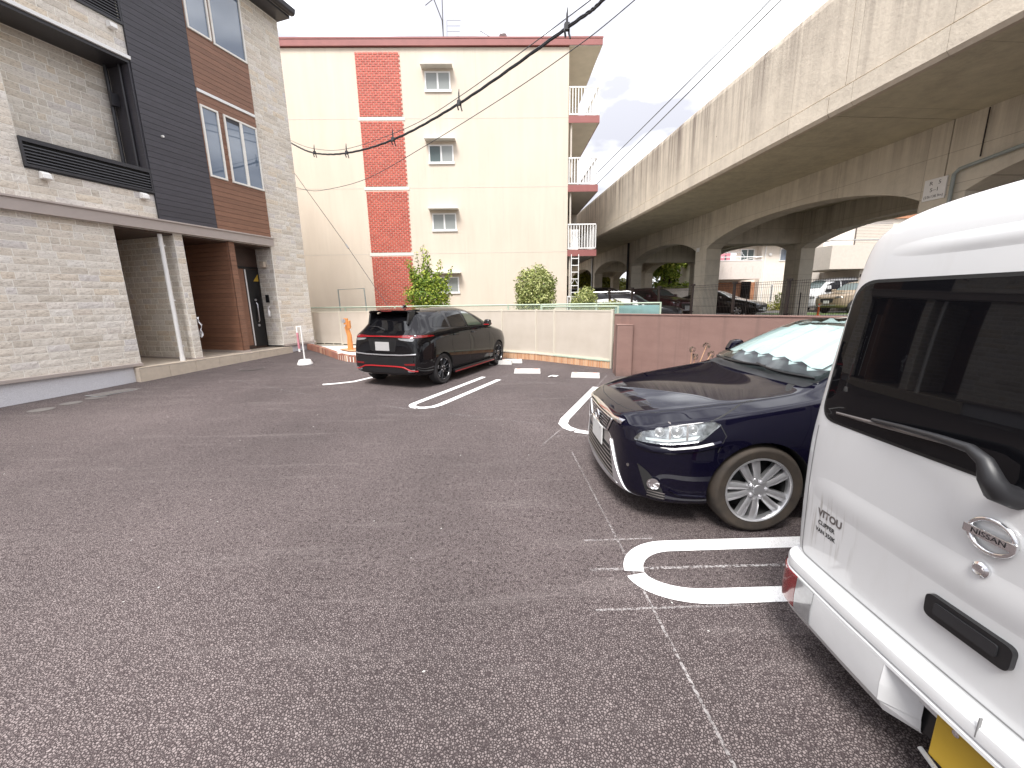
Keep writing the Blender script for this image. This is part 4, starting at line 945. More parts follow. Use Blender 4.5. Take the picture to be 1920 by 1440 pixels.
def shrub(name, label, cat, loc, blobs, n, size, mat, seed):
    r3 = random.Random(seed * 7); b0 = blobs[0]; blobs = list(blobs)
    for k in range(14):
        a_, e_ = r3.uniform(0, 6.3), r3.uniform(-.5, 1.5); f_ = r3.uniform(.12, .24)
        blobs.append((b0[0] + b0[3] * .9 * cos(a_) * cos(e_), b0[1] + b0[4] * .9 * sin(a_) * cos(e_), b0[2] + b0[5] * .95 * sin(e_), b0[3] * f_ * 1.3, b0[4] * f_ * 1.3, b0[5] * f_ * 1.3))
    o_ = thing(name, label, cat, loc); trunk(o_, [(0, 0, -.1), (.0, 0, blobs[0][2])], [.06, .03])
    for k in range(5):
        a = k * 1.26; trunk(o_, [(0, 0, .2), (blobs[0][3] * .5 * cos(a), blobs[0][4] * .5 * sin(a), blobs[0][2])], [.03, .012], 5, 'branch')
    crown('crown', o_, blobs, n, size, mat, seed, .45); return o_
shrub('round_shrub', 'large round clipped shrub with mottled leaves before the cream wall', 'shrub', (1.27, 15.3, .55), [(0, 0, 1.35, .78, .75, .92), (.28, 0, 1.55, .5, .5, .6), (-.3, 0, 1.6, .45, .5, .6), (.0, -.1, .95, .8, .7, .6)], 8500, .095, 'holly_leaves', 2)
shrub('small_shrub', 'small round green shrub by the white ladder', 'shrub', (3.2, 15.7, .55), [(0, 0, .95, .52, .5, .55), (.2, 0, 1.1, .3, .3, .35)], 2600, .075, 'holly_leaves', 3)
shrub('low_shrub', 'low yellow-green shrub beside the small round shrub', 'shrub', (3.85, 14.4, .55), [(0, 0, .55, .7, .4, .42), (.45, 0, .5, .4, .3, .3)], 2200, .08, 'yellow_leaves', 4)
shrub('cloud_topiary', 'small cloud pruned tree seen through the far viaduct arches', 'tree', (7.9, 40, .55), [(0, 0, 3.1, .9, .8, .55), (-.4, 0, 2.5, .7, .6, .35)], 1500, .2, 'yellow_leaves', 5)
def big_tree(label, x, y, h, w_, mat, seed):
    o_ = thing('broad_tree', label, 'tree', (x, y, .5), 0, 'trees beyond the viaduct')
    r2 = random.Random(seed); trunk(o_, [(0, 0, 0), (.1, 0, h * .3), (0, 0, h * .6)], [.22, .17, .08])
    bl = [(r2.uniform(-.6, .6) * w_, r2.uniform(-.5, .5) * w_, h * r2.uniform(.22, .85), w_ * r2.uniform(.32, .5), w_ * r2.uniform(.3, .45), h * r2.uniform(.13, .2)) for _ in range(15)]
    for k in range(4): trunk(o_, [(0, 0, h * .3), (bl[k][0], bl[k][1], bl[k][2])], [.1, .03], 5, 'branch')
    crown('crown', o_, bl, 9000, .34, mat, seed, .35); return o_
big_tree('broad bright green tree filling the second viaduct arch', 14.3, 34.6, 5.8, 2.2, 'wood_leaves', 11)
big_tree('green tree just left of the one filling the second arch, partly behind a column', 12.6, 47, 5.6, 2.6, 'yellow_leaves', 12)
big_tree('small yellow-green tree in the third viaduct arch', 11.9, 50, 5.2, 2.4, 'yellow_leaves', 13)
big_tree('dark green tree far behind the white van of the far lot', 31, 46, 5.8, 3.4, 'wood_leaves', 14)
big_tree('green tree seen in the fourth viaduct arch', 9.6, 60, 5.6, 2.8, 'wood_leaves', 15)
dw = thing('weed', 'dry orange-stalked weed with round seed heads at the foot of the brown wall', 'weed', (3.18, 6.6, 0))
for k, (a, h) in enumerate(((.0, .74), (.06, .62), (.24, .80), (.33, .66))):
    put(MB().tube([(a * .3, 0, 0), (a * .6, .02, h * .6), (a, 0, h)], .006, 5), 'stalk', 'orange_brick', dw); crown('seed_head', dw, [(a, 0, h, .055, .055, .055)], 60, .03, 'bark', 60 + k, .8)

# ================================================================== LITTLE THINGS ON THE LOT
r_ = random.Random(77)
def crumbs(name, n, where, size, mat, label):
    m = MB()
    for k in range(n):
        x, y = where(); s_ = size * r_.uniform(.5, 1.6); a = r_.uniform(0, 6.3); z = gz(x, y) + .004
        p = [(x + s_ * cos(a + j * 1.57) * (1 if j % 2 else .55), y + s_ * sin(a + j * 1.57) * (1 if j % 2 else .55), z) for j in range(4)]
        m.add(p + [(x, y, z + s_ * .5)], [(0, 1, 4), (1, 2, 4), (2, 3, 4), (3, 0, 4), (3, 2, 1, 0)])
    o_ = put(m, name, mat, kind='stuff'); o_['label'] = label
crumbs('grit', 60, lambda: (r_.uniform(-6, 1.2), r_.uniform(1.2, 8.5)), .007, 'white_block', 'pale grit and chips scattered over the asphalt')
crumbs('leaf_litter', 90, lambda: (lambda t_: (t_ * 6.2 - 6.1 + r_.gauss(0, .05), 13.45 - t_ * 2.13 - abs(r_.gauss(0, .12)) - .1))(r_.uniform(.45, 1.0)), .018, 'bark', 'leaf bits gathered along the foot of the screen fence')
G = 'white concrete wheel stops'
um = MB().add([(-.30, -.075, 0), (.30, -.075, 0), (.30, .075, 0), (-.30, .075, 0), (-.285, -.035, .10), (.285, -.035, .10), (.285, .06, .10), (-.285, .06, .10)], [(0, 3, 2, 1), (4, 5, 6, 7), (0, 1, 5, 4), (1, 2, 6, 5), (2, 3, 7, 6), (3, 0, 4, 7)]).mesh('stop_body', 'white_block')
rp = BX(-.04, .04, -.01, .01, 0, .003).mesh('reflector', 'orange_vinyl')
for x, y, rz_, lab in ((.55, 8.80, -9, 'white wheel stop left of the scrap of paper in the empty bay'), (1.72, 8.16, -15, 'white wheel stop at the right side of the empty bay by the brown pillar'), (-.05, 10.15, -10, 'white wheel stop by the front tyre of the black hatchback'), (.22, 10.35, -8, 'white wheel stop lying behind the one at the black hatchback tyre')):
    o = thing('wheel_stop', lab, 'wheel stop', (x, y, 0), radians(rz_), G); ob('stop_body', um, o, bevel=.008)
    ob('reflector', rp, o, (-.2, -.01, .1)); ob('reflector', rp, o, (.2, -.01, .1))
m = MB(); m.add([(-.12, -.03, .006), (-.04, -.06, .03), (.05, -.05, .012), (.12, .0, .028), (.09, .04, .01), (.0, .03, .035), (-.08, .05, .012)], [(0, 1, 5, 6), (1, 2, 3, 5), (3, 4, 5)])
o = put(m, 'paper_scrap', 'paper', loc=(1.06, 8.3, 0)); tag(o, 'crumpled white scrap lying on the asphalt between the two wheel stops', 'paper scrap')
# ================================================================== VEHICLES
def car_body(name, stations, wheels, mat, parent, level=3, creases=(), ring_creases=(), well=('gap_dark',)):
    """a closed control cage of half sections, mirrored, subdivided, with the wheel arches cut out of it"""
    n = len(stations[0][1]); vs = []; fs = []; nl = 2 * n - 2
    for x, pts in stations:
        pts = [(p if len(p) == 3 else (0, p[0], p[1])) for p in pts]
        ring = [(x + d, -y, z) for d, y, z in pts] + [(x + d, y, z) for d, y, z in pts[-2:0:-1]]
        vs += ring
    S = len(stations)
    for s in range(S - 1):
        for k in range(nl): fs.append((s * nl + k, s * nl + (k + 1) % nl, (s + 1) * nl + (k + 1) % nl, (s + 1) * nl + k))
    for s, rev in ((0, False), (S - 1, True)):
        b = s * nl
        R_ = lambda i: b + (i if i in (0, n - 1) else nl - i)
        for i in range(n - 1):
            q = [b + i, b + i + 1, R_(i + 1), R_(i)]
            q = [v_ for j, v_ in enumerate(q) if v_ not in q[:j]]
            fs.append(tuple(q if not rev else q[::-1]))
    me = bpy.data.meshes.new(name); me.from_pydata(vs, [], fs)
    for m_ in (mat,) + tuple(well): me.materials.append(M[m_])
    bm = bmesh.new(); bm.from_mesh(me); bmesh.ops.recalc_face_normals(bm, faces=bm.faces)
    cl = bm.edges.layers.float.get('crease_edge') or bm.edges.layers.float.new('crease_edge')
    bm.verts.ensure_lookup_table()
    cr = dict(creases); rc = dict(ring_creases)
    for e in bm.edges:
        i, j = e.verts[0].index, e.verts[1].index; si, ki = divmod(i, nl); sj, kj = divmod(j, nl)
        ri = ki if ki < n else nl - ki; rj = kj if kj < n else nl - kj
        if si != sj and ri == rj:
            c_ = cr.get(ri)
            if c_ is not None: e[cl] = c_(min(si, sj)) if callable(c_) else c_
        if si == sj and si in rc and abs(ri - rj) == 1: e[cl] = max(e[cl], rc[si])
    bm.to_mesh(me); bm.free()
    o = bpy.data.objects.new(name, me); COL.objects.link(o)
    sm = o.modifiers.new('sub', 'SUBSURF'); sm.levels = sm.render_levels = level; sm.use_creases = True
    cut_ = MB()
    for (wx, wz, rad, yo, depth) in wheels:
        for sg in (1, -1):
            y0, y1 = sorted((sg * (yo - depth), sg * (yo + .25))); N = 40
            p = [(wx + rad * cos(2 * pi * k / N), wz + rad * sin(2 * pi * k / N)) for k in range(N)]
            cut_.prism(p, y0, y1, 'y', 0)
    cme = cut_.mesh('cutter', [mat] + list(well)); cme.polygons.foreach_set('material_index', [1] * len(cme.polygons)); co = bpy.data.objects.new('cutter', cme); COL.objects.link(co)
    bo = o.modifiers.new('cut', 'BOOLEAN'); bo.operation = 'DIFFERENCE'; bo.solver = 'EXACT'; bo.object = co
    dg = bpy.context.evaluated_depsgraph_get(); res = bpy.data.meshes.new_from_object(o.evaluated_get(dg))
    bpy.data.objects.remove(o); bpy.data.objects.remove(co)
    res.name = name; res.polygons.foreach_set('use_smooth', [True] * len(res.polygons)); res.set_sharp_from_angle(angle=radians(38))
    ro = ob(name, res, parent)
    return ro, BVHTree.FromPolygons([v_.co.copy() for v_ in res.vertices], [tuple(p.vertices) for p in res.polygons])

def rpoly(pts, r=.03, n=5):
    out = []; N = len(pts)
    for i in range(N):
        p = Vector(pts[i][:2]); a = Vector(pts[i - 1][:2]); b = Vector(pts[(i + 1) % N][:2]); rr = pts[i][2] if len(pts[i]) > 2 else r
        da, db = (a - p), (b - p); ra, rb = min(rr, da.length * .48), min(rr, db.length * .48)
        if rr <= 0: out.append(tuple(p)); continue
        s_, e_ = p + da.normalized() * ra, p + db.normalized() * rb
        for k in range(n + 1): t_ = k / n; q = s_ * (1 - t_) ** 2 + p * 2 * t_ * (1 - t_) + e_ * t_ ** 2; out.append((q.x, q.y))
    return out
SIDE_N = ((0, -5, 0), (1, 0, 0), (0, 0, 1), (0, 1, 0))     # looking at the y<0 side
SIDE_P = ((0, 5, 0), (1, 0, 0), (0, 0, 1), (0, -1, 0))
FRONT = ((-5, 0, 0), (0, 1, 0), (0, 0, 1), (1, 0, 0))
REAR = ((9, 0, 0), (0, -1, 0), (0, 0, 1), (-1, 0, 0))      # u to the right as seen from behind ... u = -y
TOP = ((0, 0, 5), (1, 0, 0), (0, 1, 0), (0, 0, -1))
def cast(bvh, fr, u, v_):
    O, U, V, D = (Vector(q) for q in fr); h, nrm, _, _ = bvh.ray_cast(O + U * u + V * v_, D)
    return h, nrm
def patch(bvh, poly, fr, off, name, mat, parent, res=.035, skirt=.006, smooth=True):
    """a panel that lies on the body: outline given in a flat view, laid onto the surface and lifted a little"""
    P = [Vector((p[0], p[1])) for p in poly]; B = []
    for a, b in zip(P, P[1:] + P[:1]):
        k = max(1, int((b - a).length / res)); B += [a.lerp(b, i / k) for i in range(k)]
    B2 = []
    for q in B:
        if not B2 or (q - B2[-1]).length > 1e-5: B2.append(q)
    B = B2; nb = len(B); x0, x1 = min(p.x for p in B), max(p.x for p in B); y0, y1 = min(p.y for p in B), max(p.y for p in B)
    def inside(q):
        c_ = False
        for i in range(nb):
            a, b = B[i], B[i - 1]
            if (a.y > q.y) != (b.y > q.y) and q.x < (b.x - a.x) * (q.y - a.y) / (b.y - a.y) + a.x: c_ = not c_
        return c_
    pts = list(B); x = x0 + res / 2
    while x < x1:
        y = y0 + res / 2
        while y < y1:
            q = Vector((x, y))
            if inside(q) and min((q - b).length_squared for b in B) > (res * .45) ** 2: pts.append(q)
            y += res
        x += res
    ov, oe, of, orig, _, _ = delaunay_2d_cdt(pts, [(i, (i + 1) % nb) for i in range(nb)], [], 1, 1e-6)
    O, U, V, D = (Vector(q) for q in fr); pos = []
    for q in ov:
        h, nr = cast(bvh, fr, q.x, q.y)
        pos.append(None if h is None else h - D * off)
    fs = [tuple(f) for f in of if all(pos[i] is not None for i in f)]
    if not fs: return None
    vs = [p if p is not None else Vector((0, 0, 0)) for p in pos]
    if skirt:
        cnt = {}
        for f in fs:
            for a, b in zip(f, f[1:] + f[:1]): cnt[tuple(sorted((a, b)))] = cnt.get(tuple(sorted((a, b))), 0) + 1
        mp = {}
        for (a, b), c_ in list(cnt.items()):
            if c_ == 1:
                for i in (a, b):
                    if i not in mp: mp[i] = len(vs); vs.append(vs[i] + D * (off + skirt))
                fs.append((a, b, mp[b], mp[a]))
    used = sorted({i for f in fs for i in f}); ix = {i: k for k, i in enumerate(used)}
    me = bpy.data.meshes.new(name); me.from_pydata([vs[i] for i in used], [], [tuple(ix[i] for i in f) for f in fs]); me.materials.append(M[mat])
    bm = bmesh.new(); bm.from_mesh(me); bmesh.ops.recalc_face_normals(bm, faces=bm.faces)
    ref = sum((f.normal * f.calc_area() for f in bm.faces), Vector())
    if ref.dot(D) > 0: bmesh.ops.reverse_faces(bm, faces=bm.faces)
    bm.to_mesh(me); bm.free()
    if smooth: me.polygons.foreach_set('use_smooth', [True] * len(me.polygons)); me.set_sharp_from_angle(angle=radians(45))
    return ob(name, me, parent)
def ribbon(bvh, path, fr, width, off, name, mat, parent, step=.03, closed=False, thick=0.0):
    P = [Vector((p[0], p[1])) for p in path]
    if closed: P.append(P[0])
    Q = [P[0]]
    for a, b in zip(P, P[1:]):
        k = max(1, int((b - a).length / step)); Q += [a.lerp(b, (i + 1) / k) for i in range(k)]
    D = Vector(fr[3]); vs = []; fs = []; ok = []
    for i, q in enumerate(Q):
        d_ = (Q[min(i + 1, len(Q) - 1)] - Q[max(i - 1, 0)]).normalized(); nr = Vector((-d_.y, d_.x)) * width / 2; row = []
        for w_ in ((1, -1) if not thick else (1, .5, -.5, -1)):
            h, _ = cast(bvh, fr, q.x + nr.x * w_, q.y + nr.y * w_)
            row.append(None if h is None else h - D * (off + (thick if abs(w_) < .9 else 0)))
        ok.append(all(r_ is not None for r_ in row)); vs += [r_ or Vector() for r_ in row]
    k = 4 if thick else 2
    for i in range(len(Q) - 1):
        if ok[i] and ok[i + 1]:
            for j in range(k - 1): fs.append((i * k + j, i * k + j + 1, (i + 1) * k + j + 1, (i + 1) * k + j))
    if not fs: return None
    return put(MB().add(vs, fs), name, mat, parent, smooth=40)
def wheel(parent, x, y, z, R, w, side, rr, style='pairs', tyre='clean_tyre', rim='alloy', rot=0.0):
    wh = bpy.data.objects.new('wheel', None); COL.objects.link(wh); wh.parent = parent; wh.location = (x, y, z); wh.rotation_euler = (0, 0, 0 if side > 0 else pi)
    tp = [(rr, -w + .02), (R * .86, -w), (R - .012, -w + .012), (R, -w + .035), (R, -.035), (R - .012, -.010), (R * .93, .0), (R * .90, .003), (R * .88, .001), (rr + .02, -.003), (rr, -.012), (rr - .004, -.03)]
    put(MB().lathe(tp, 56, 'y'), 'tyre', tyre, wh, smooth=50)
    rm = MB().lathe([(rr + .002, -.014), (rr + .004, -.005), (rr - .008, -.004), (rr - .013, -.012), (rr - .016, -.05)], 56, 'y', m=0).lathe([(rr - .016, -.05), (rr - .03, -w + .03)], 56, 'y', m=1)
    rm.lathe([(rr - .03, -w + .04), (.06, -w + .05), (0, -w + .05)], 32, 'y', m=1).lathe([(rr * .72, -.10), (.04, -.095)], 32, 'y', m=1)
    def spoke(a, r0, w0, a1, r1, w1, y0, y1, th):
        c0, c1 = Vector((cos(a), sin(a))), Vector((cos(a1), sin(a1))); n0, n1 = Vector((-c0.y, c0.x)), Vector((-c1.y, c1.x)); vs = []
        for c_, nn, r_, ww, yy in ((c0, n0, r0, w0, y0), ((c0 + c1).normalized(), (n0 + n1).normalized(), (r0 + r1) / 2, (w0 + w1) * .5, (y0 + y1) / 2 + .004), (c1, n1, r1, w1, y1)):
            for s_, dy in ((-1, -th), (-1, -.012), (-.12, 0), (.12, 0), (1, -.012), (1, -th)):
                q = c_ * r_ + nn * ww * s_; vs.append((q.x, yy + dy, q.y))
        fs = []
        for i in range(2):
            for j in range(6): fs.append((i * 6 + j, i * 6 + (j + 1) % 6, (i + 1) * 6 + (j + 1) % 6, (i + 1) * 6 + j))
        rm.add(vs, fs, 0)
    if style == 'pairs':
        for k in range(5):
            a = rot + k * 2 * pi / 5
            for s_ in (-1, 1): spoke(a + s_ * .30, .045, .019, a + s_ * .215, rr - .012, .030, -.022, -.016, .045)
    elif style == 'many':
        for k in range(7):
            a = rot + k * 2 * pi / 7
            for s_ in (-1, 1): spoke(a + s_ * .10, .04, .012, a + s_ * .20, rr - .010, .011, -.028, -.012, .03)
    else:
        for k in range(6): spoke(rot + k * pi / 3, .04, .03, rot + k * pi / 3, rr - .01, .04, -.03, -.02, .03)
    rm.lathe([(.085, -.05), (.078, -.026), (.05, -.018), (.036, -.016), (.034, -.010), (0, -.008)], 24, 'y', m=0)
    for k in range(5):
        a = rot + .63 + k * 2 * pi / 5; rm.lathe([(.013, -.03), (.013, -.012), (.008, -.008), (0, -.008)], 8, 'y', (.057 * cos(a), 0, .057 * sin(a)), 2)
    put(rm, 'rim', [rim, 'gap_dark', 'satin_silver'], wh, smooth=35)
    return wh

# ------------------------------------------------------------------ navy hatchback (its nose points at -X; local x runs from nose to tail)
lx = thing('navy_hatchback', 'shiny dark navy hatchback with silver-framed grille and sunshade behind its windscreen', 'car', (.83, 3.32, 0))
CT = [
 (.000, [(0, .19), (.30, .19), (.43, .24), (.47, .43), (.45, .58), (.41, .655), (.30, .70), (.15, .712), (0, .715)]),
 (.055, [(0, .155), (.47, .155), (.61, .215), (.645, .44), (.625, .60), (.575, .69), (.43, .745), (.21, .762), (0, .768)]),
 (.18, [(0, .14), (.60, .14), (.74, .20), (.77, .45), (.755, .63), (.70, .725), (.54, .785), (.27, .808), (0, .815)]),
 (.42, [(0, .135), (.68, .135), (.825, .195), (.852, .46), (.845, .66), (.79, .775), (.65, .832), (.34, .858), (0, .865)]),
 (.80, [(0, .17), (.70, .17), (.845, .22), (.885, .46), (.880, .70), (.83, .845), (.70, .892), (.37, .918), (0, .925)]),
 (1.20, [(0, .17), (.70, .17), (.845, .21), (.885, .47), (.872, .75), (.825, .905), (.70, .945), (.38, .968), (0, .975)]),
 (1.33, [(0, .17), (.70, .17), (.845, .21), (.885, .48), (.870, .76), (.828, .925), (.715, .985), (.40, 1.03), (0, 1.04)]),
 (1.72, [(0, .17), (.70, .17), (.845, .21), (.885, .49), (.870, .78), (.835, .955), (.655, 1.19), (.38, 1.245), (0, 1.255)]),
 (2.05, [(0, .17), (.70, .17), (.845, .21), (.885, .50), (.870, .79), (.840, .97), (.615, 1.335), (.36, 1.385), (0, 1.395)]),
 (2.60, [(0, .17), (.70, .17), (.845, .21), (.885, .50), (.875, .80), (.845, .985), (.605, 1.385), (.36, 1.435), (0, 1.445)]),
 (3.25, [(0, .17), (.70, .17), (.845, .21), (.885, .50), (.878, .82), (.848, 1.005), (.60, 1.365), (.36, 1.41), (0, 1.42)]),
 (3.80, [(0, .19), (.68, .19), (.835, .24), (.875, .50), (.868, .83), (.835, 1.02), (.58, 1.27), (.35, 1.31), (0, 1.32)]),
 (4.10, [(0, .21), (.64, .21), (.79, .27), (.835, .50), (.825, .82), (.78, .99), (.56, 1.09), (.34, 1.12), (0, 1.13)]),
 (4.28, [(0, .24), (.56, .24), (.70, .32), (.74, .50), (.73, .80), (.68, .93), (.52, .985), (.32, 1.0), (0, 1.005)]),
 (4.33, [(0, .28), (.46, .28), (.58, .36), (.62, .50), (.61, .76), (.57, .87), (.44, .91), (.28, .925), (0, .93)])]
WH = ((.885, .31, .347, .885, .30), (3.485, .31, .347, .885, .30))
body, bv = car_body('body', CT, WH, 'navy_paint', lx, 3, creases=((5, lambda s: .55 if s >= 5 else .5), (6, lambda s: .45 if s < 6 else .15), (4, lambda s: .75 if s <= 3 else .25), (3, .2), (2, lambda s: .5 if s <= 3 else .1)), ring_creases=())
for wx in (.885, 3.485):
    for sg in (-1, 1): wheel(lx, wx, sg * .868, .312, .314, .19, sg, .227, 'pairs', 'tyre', 'alloy', .32 + wx)
# windscreen, sunshade behind it, windows
ws = [(1.335, -.66), (1.285, -.45), (1.255, -.2), (1.25, 0), (1.255, .2), (1.285, .45), (1.335, .66), (1.99, .575), (2.035, .3), (2.045, 0), (2.035, -.3), (1.99, -.575)]
patch(bv, rpoly(ws, .03), TOP, .0025, 'windscreen_border', 'satin_black', lx, .06)
z_ = [(1.48, -.60)] + [(1.40 if k % 2 else 1.47, -.58 + k * 1.16 / 12) for k in range(1, 12)] + [(1.48, .60), (1.90, .545), (1.95, .28), (1.955, 0), (1.95, -.28), (1.90, -.545)]
patch(bv, z_, TOP, .006, 'sunshade_back', 'sunshade', lx, .05)
ss = MB(); NF = 12
for k in range(NF):
    y0, y1 = -.585 + k * 1.17 / NF, -.585 + (k + 1) * 1.17 / NF
    for j in range(5):
        def sp(y, f, lift):
            t0 = 1.44 + .0 * f; h, _ = cast(bv, TOP, 1.43 + (1.90 - 1.43) * f, y * (1 - .07 * f)); return (h.x, h.y, h.z + .009 + lift * 1.5) if h else (1.6, y, 1.2)
        ss.add([sp(y0, j / 5, 0 if k % 2 else .016), sp(y1, j / 5, .016 if k % 2 else 0), sp(y1, (j + 1) / 5, .016 if k % 2 else 0), sp(y0, (j + 1) / 5, 0 if k % 2 else .016)], [(0, 1, 2, 3)])
put(ss, 'sunshade', 'sunshade', lx, kind=None)
patch(bv, rpoly([(p[0] + (.012 if p[0] < 1.6 else -.012), p[1] * .985) for p in ws], .03), TOP, .040, 'windscreen', 'screen_glass', lx, .05, .03)
patch(bv, rpoly([(1.26, -.655), (1.195, -.3), (1.185, 0), (1.195, .3), (1.26, .655), (1.33, .66), (1.27, .3), (1.26, 0), (1.27, -.3), (1.33, -.66)], .02), TOP, .003, 'cowl', 'black_plastic', lx, .03)
for y0, y1 in ((.52, -.20), (-.10, -.66)):
    pts = []
    for k in range(9):
        t_ = k / 8; h, _ = cast(bv, TOP, 1.275 - .04 * sin(pi * t_) + (.05 if y0 < 0 else 0) * t_, y0 + (y1 - y0) * t_); pts.append((h.x, h.y, h.z + .045))
    wp = put(MB().tube(pts, [.013] + [.009] * 7 + [.006], 6), 'wiper', 'black_plastic', lx); put(MB().tube([Vector(p) + Vector((.004, 0, -.012)) for p in pts[2:]], .005, 4), 'wiper_blade', 'satin_black', wp)
for fr, sg in ((SIDE_N, -1), (SIDE_P, 1)):
    patch(bv, rpoly([(1.52, 1.005), (1.60, 1.075), (2.05, 1.30), (2.40, 1.355), (3.05, 1.35), (3.60, 1.24), (3.80, 1.08), (3.70, 1.045), (2.5, 1.005)], .03), fr, .004, 'side_window', 'privacy_glass', lx, .05)
    ribbon(bv, [(2.48, .30), (2.47, .98), (2.5, 1.35)], fr, .05, .006, 'door_pillar', 'satin_black', lx)
    for path in ([(1.46, .98), (1.40, .80), (1.42, .45), (1.5, .25)], [(2.52, .98), (2.53, .3)], [(3.52, 1.0), (3.25, .62), (3.15, .28)]): ribbon(bv, path, fr, .005, .0008, 'panel_gap', 'gap_dark', lx)
    ribbon(bv, [(.545, .79), (.80, .885), (1.15, .945), (1.27, .985)], fr, .005, .0008, 'panel_gap', 'gap_dark', lx)
    ribbon(bv, [(.60, .775), (.63, .70), (.60, .645), (.58, .59)], fr, .005, .0008, 'panel_gap', 'gap_dark', lx)
    mr = put(MB().prism([(1.60, 1.03), (1.66, 1.14), (1.76, 1.15), (1.80, 1.04), (1.72, 1.00)], sg * .90, sg * 1.02, 'y'), 'mirror', 'navy_paint', lx, bevel=.03); put(MB().box(1.62, 1.70, sg * .84, sg * .91, 1.02, 1.05), 'mirror_stalk', 'satin_black', mr)
    # headlamp: bowl, lenses, light strip, cover
    hl = rpoly([(.085, .625, .01), (.13, .685), (.30, .742), (.565, .792, .02), (.60, .775, .01), (.46, .665), (.27, .632)], .03)
    hp = patch(bv, hl, fr, .003, 'headlamp', 'headlight_bowl', lx, .02)
    patch(bv, rpoly([(.15, .640), (.27, .645), (.44, .675), (.47, .70), (.28, .662), (.15, .655)], .004), fr, .006, 'light_strip', 'sunshade', hp, .02)
    for u, v_, r_ in ((.235, .700, .030), (.335, .715, .036), (.43, .735, .030)):
        h, nn = cast(bv, fr, u, v_)
        if h:
            m = MB().lathe([(r_ * 1.15, -.004), (r_ * 1.12, .006), (r_ * .92, .004), (r_ * .8, .010), (0, .022)], 20, 'z'); ln = put(m, 'projector_lens', ['clear_lens'], hp, smooth=50); ln.matrix_local = Matrix.Translation(h + nn * .006) @ nn.to_track_quat('Z', 'Y').to_matrix().to_4x4() @ Matrix.Diagonal((1, 1, .6, 1))
    for u in (.285, .385): ribbon(bv, [(u, .665), (u + .02, .765)], fr, .012, .007, 'lamp_divider', 'grille_grey', hp)
    patch(bv, hl, fr, .020, 'lamp_cover', 'lens_cover', hp, .03, .018)
    ribbon(bv, [(.095, .592), (.16, .580), (.30, .585), (.46, .612), (.60, .652)], fr, .045, .001, 'bumper_ledge', 'navy_paint', lx, thick=.011)
    ribbon(bv, [(.20, .175), (.34, .172), (.53, .172)], fr, .03, .003, 'bumper_lip', 'satin_black', lx, thick=.012)
    # fog lamp recess
    fg = patch(bv, rpoly([(.105, .46, .01), (.165, .415), (.255, .30), (.285, .215), (.20, .215), (.16, .27)], .02), fr, .003, 'fog_recess', 'gap_dark', lx, .03)
    h, nn = cast(bv, fr, .205, .335)
    lp = put(MB().lathe([(.043, .0), (.043, .012), (.034, .014), (.030, .006), (0, .012)], 22), 'fog_lamp', 'chrome', fg, smooth=50); lp.matrix_local = Matrix.Translation(h + nn * .006) @ nn.to_track_quat('Z', 'Y').to_matrix().to_4x4()
    for v_ in (.235, .255, .275): ribbon(bv, [(.17, v_), (.275, v_ - .01)], fr, .008, .008, 'fog_slat', 'grille_grey', fg)
    ribbon(bv, [(.30, .30), (.36, .265), (.50, .262), (.535, .26)], fr, .018, .002, 'bumper_crease', 'navy_paint', lx, thick=.008)
# grille (seen from the front: u = y, v = z)
ug = rpoly([(-.36, .688, .02), (.36, .688, .02), (.255, .560, .03), (-.255, .560, .03)], .03)
g1 = patch(bv, ug, FRONT, .004, 'upper_grille', 'gap_dark', lx, .03)
ribbon(bv, ug, FRONT, .016, .006, 'grille_surround', 'chrome', g1, closed=True, thick=.008)
ribbon(bv, [(-.50, .705), (-.36, .700), (-.18, .716), (0, .720), (.18, .716), (.36, .700), (.50, .705)], FRONT, .034, .004, 'chrome_lip', 'chrome', g1, thick=.008)
for v_ in (.664, .640, .616, .592): ribbon(bv, [(-.33 + (.69 - v_) * .8, v_), (.33 - (.69 - v_) * .8, v_)], FRONT, .009, .007, 'grille_bar', 'chrome', g1, thick=.006)
patch(bv, rpoly([(-.30, .556), (.30, .556), (.40, .50), (.33, .46), (-.33, .46), (-.40, .50)], .03), FRONT, .003, 'grille_band', 'satin_grey', lx, .04)
h, nn = cast(bv, FRONT, 0, .628)
em = MB()
N = 28
for rx, ry, r0 in ((.058, .041, .0075),):
    ring = [(-.020, rx * cos(2 * pi * k / N), ry * sin(2 * pi * k / N)) for k in range(N + 1)]; em.tube(ring, r0, 6, cap=False)
em.tube([(-.020, -.018, .034), (-.020, -.002, -.014), (-.020, .052, -.014)], .0065, 6)
e_ = put(em, 'emblem', 'chrome', g1, (h.x, 0, .628), smooth=50); put(MB().lathe([(0, -.012), (.040, -.012), (.041, -.006)], 24, 'x'), 'emblem_disc', 'satin_black', e_)
# lower grille with the silver frame
lg = patch(bv, rpoly([(-.31, .452), (.31, .452), (.50, .205), (-.50, .205)], .02), FRONT, .003, 'lower_grille', 'gap_dark', lx, .03)
for k in range(6): v_ = .425 - k * .035; ribbon(bv, [(-.33 - (.452 - v_) * .66, v_), (.33 + (.452 - v_) * .66, v_)], FRONT, .010, .006, 'grille_bar', 'grille_grey', lg, thick=.005)
for s_ in (-1, 1):
    fr_ = patch(bv, rpoly([(s_ * .330, .525), (s_ * .352, .525), (s_ * .48, .36), (s_ * .635, .172), (s_ * .60, .145), (s_ * .465, .190), (s_ * .405, .36)], .008), FRONT, .012, 'silver_frame', 'satin_silver', lx, .025, .012)
    h, nn = cast(bv, FRONT, s_ * .375, .475)
patch(bv, rpoly([(-.49, .232), (.49, .232), (.55, .18), (.50, .148), (-.50, .148), (-.55, .18)], .012), FRONT, .014, 'silver_lip', 'satin_silver', lx, .03, .016)
h, nn = cast(bv, FRONT, 0, .47)
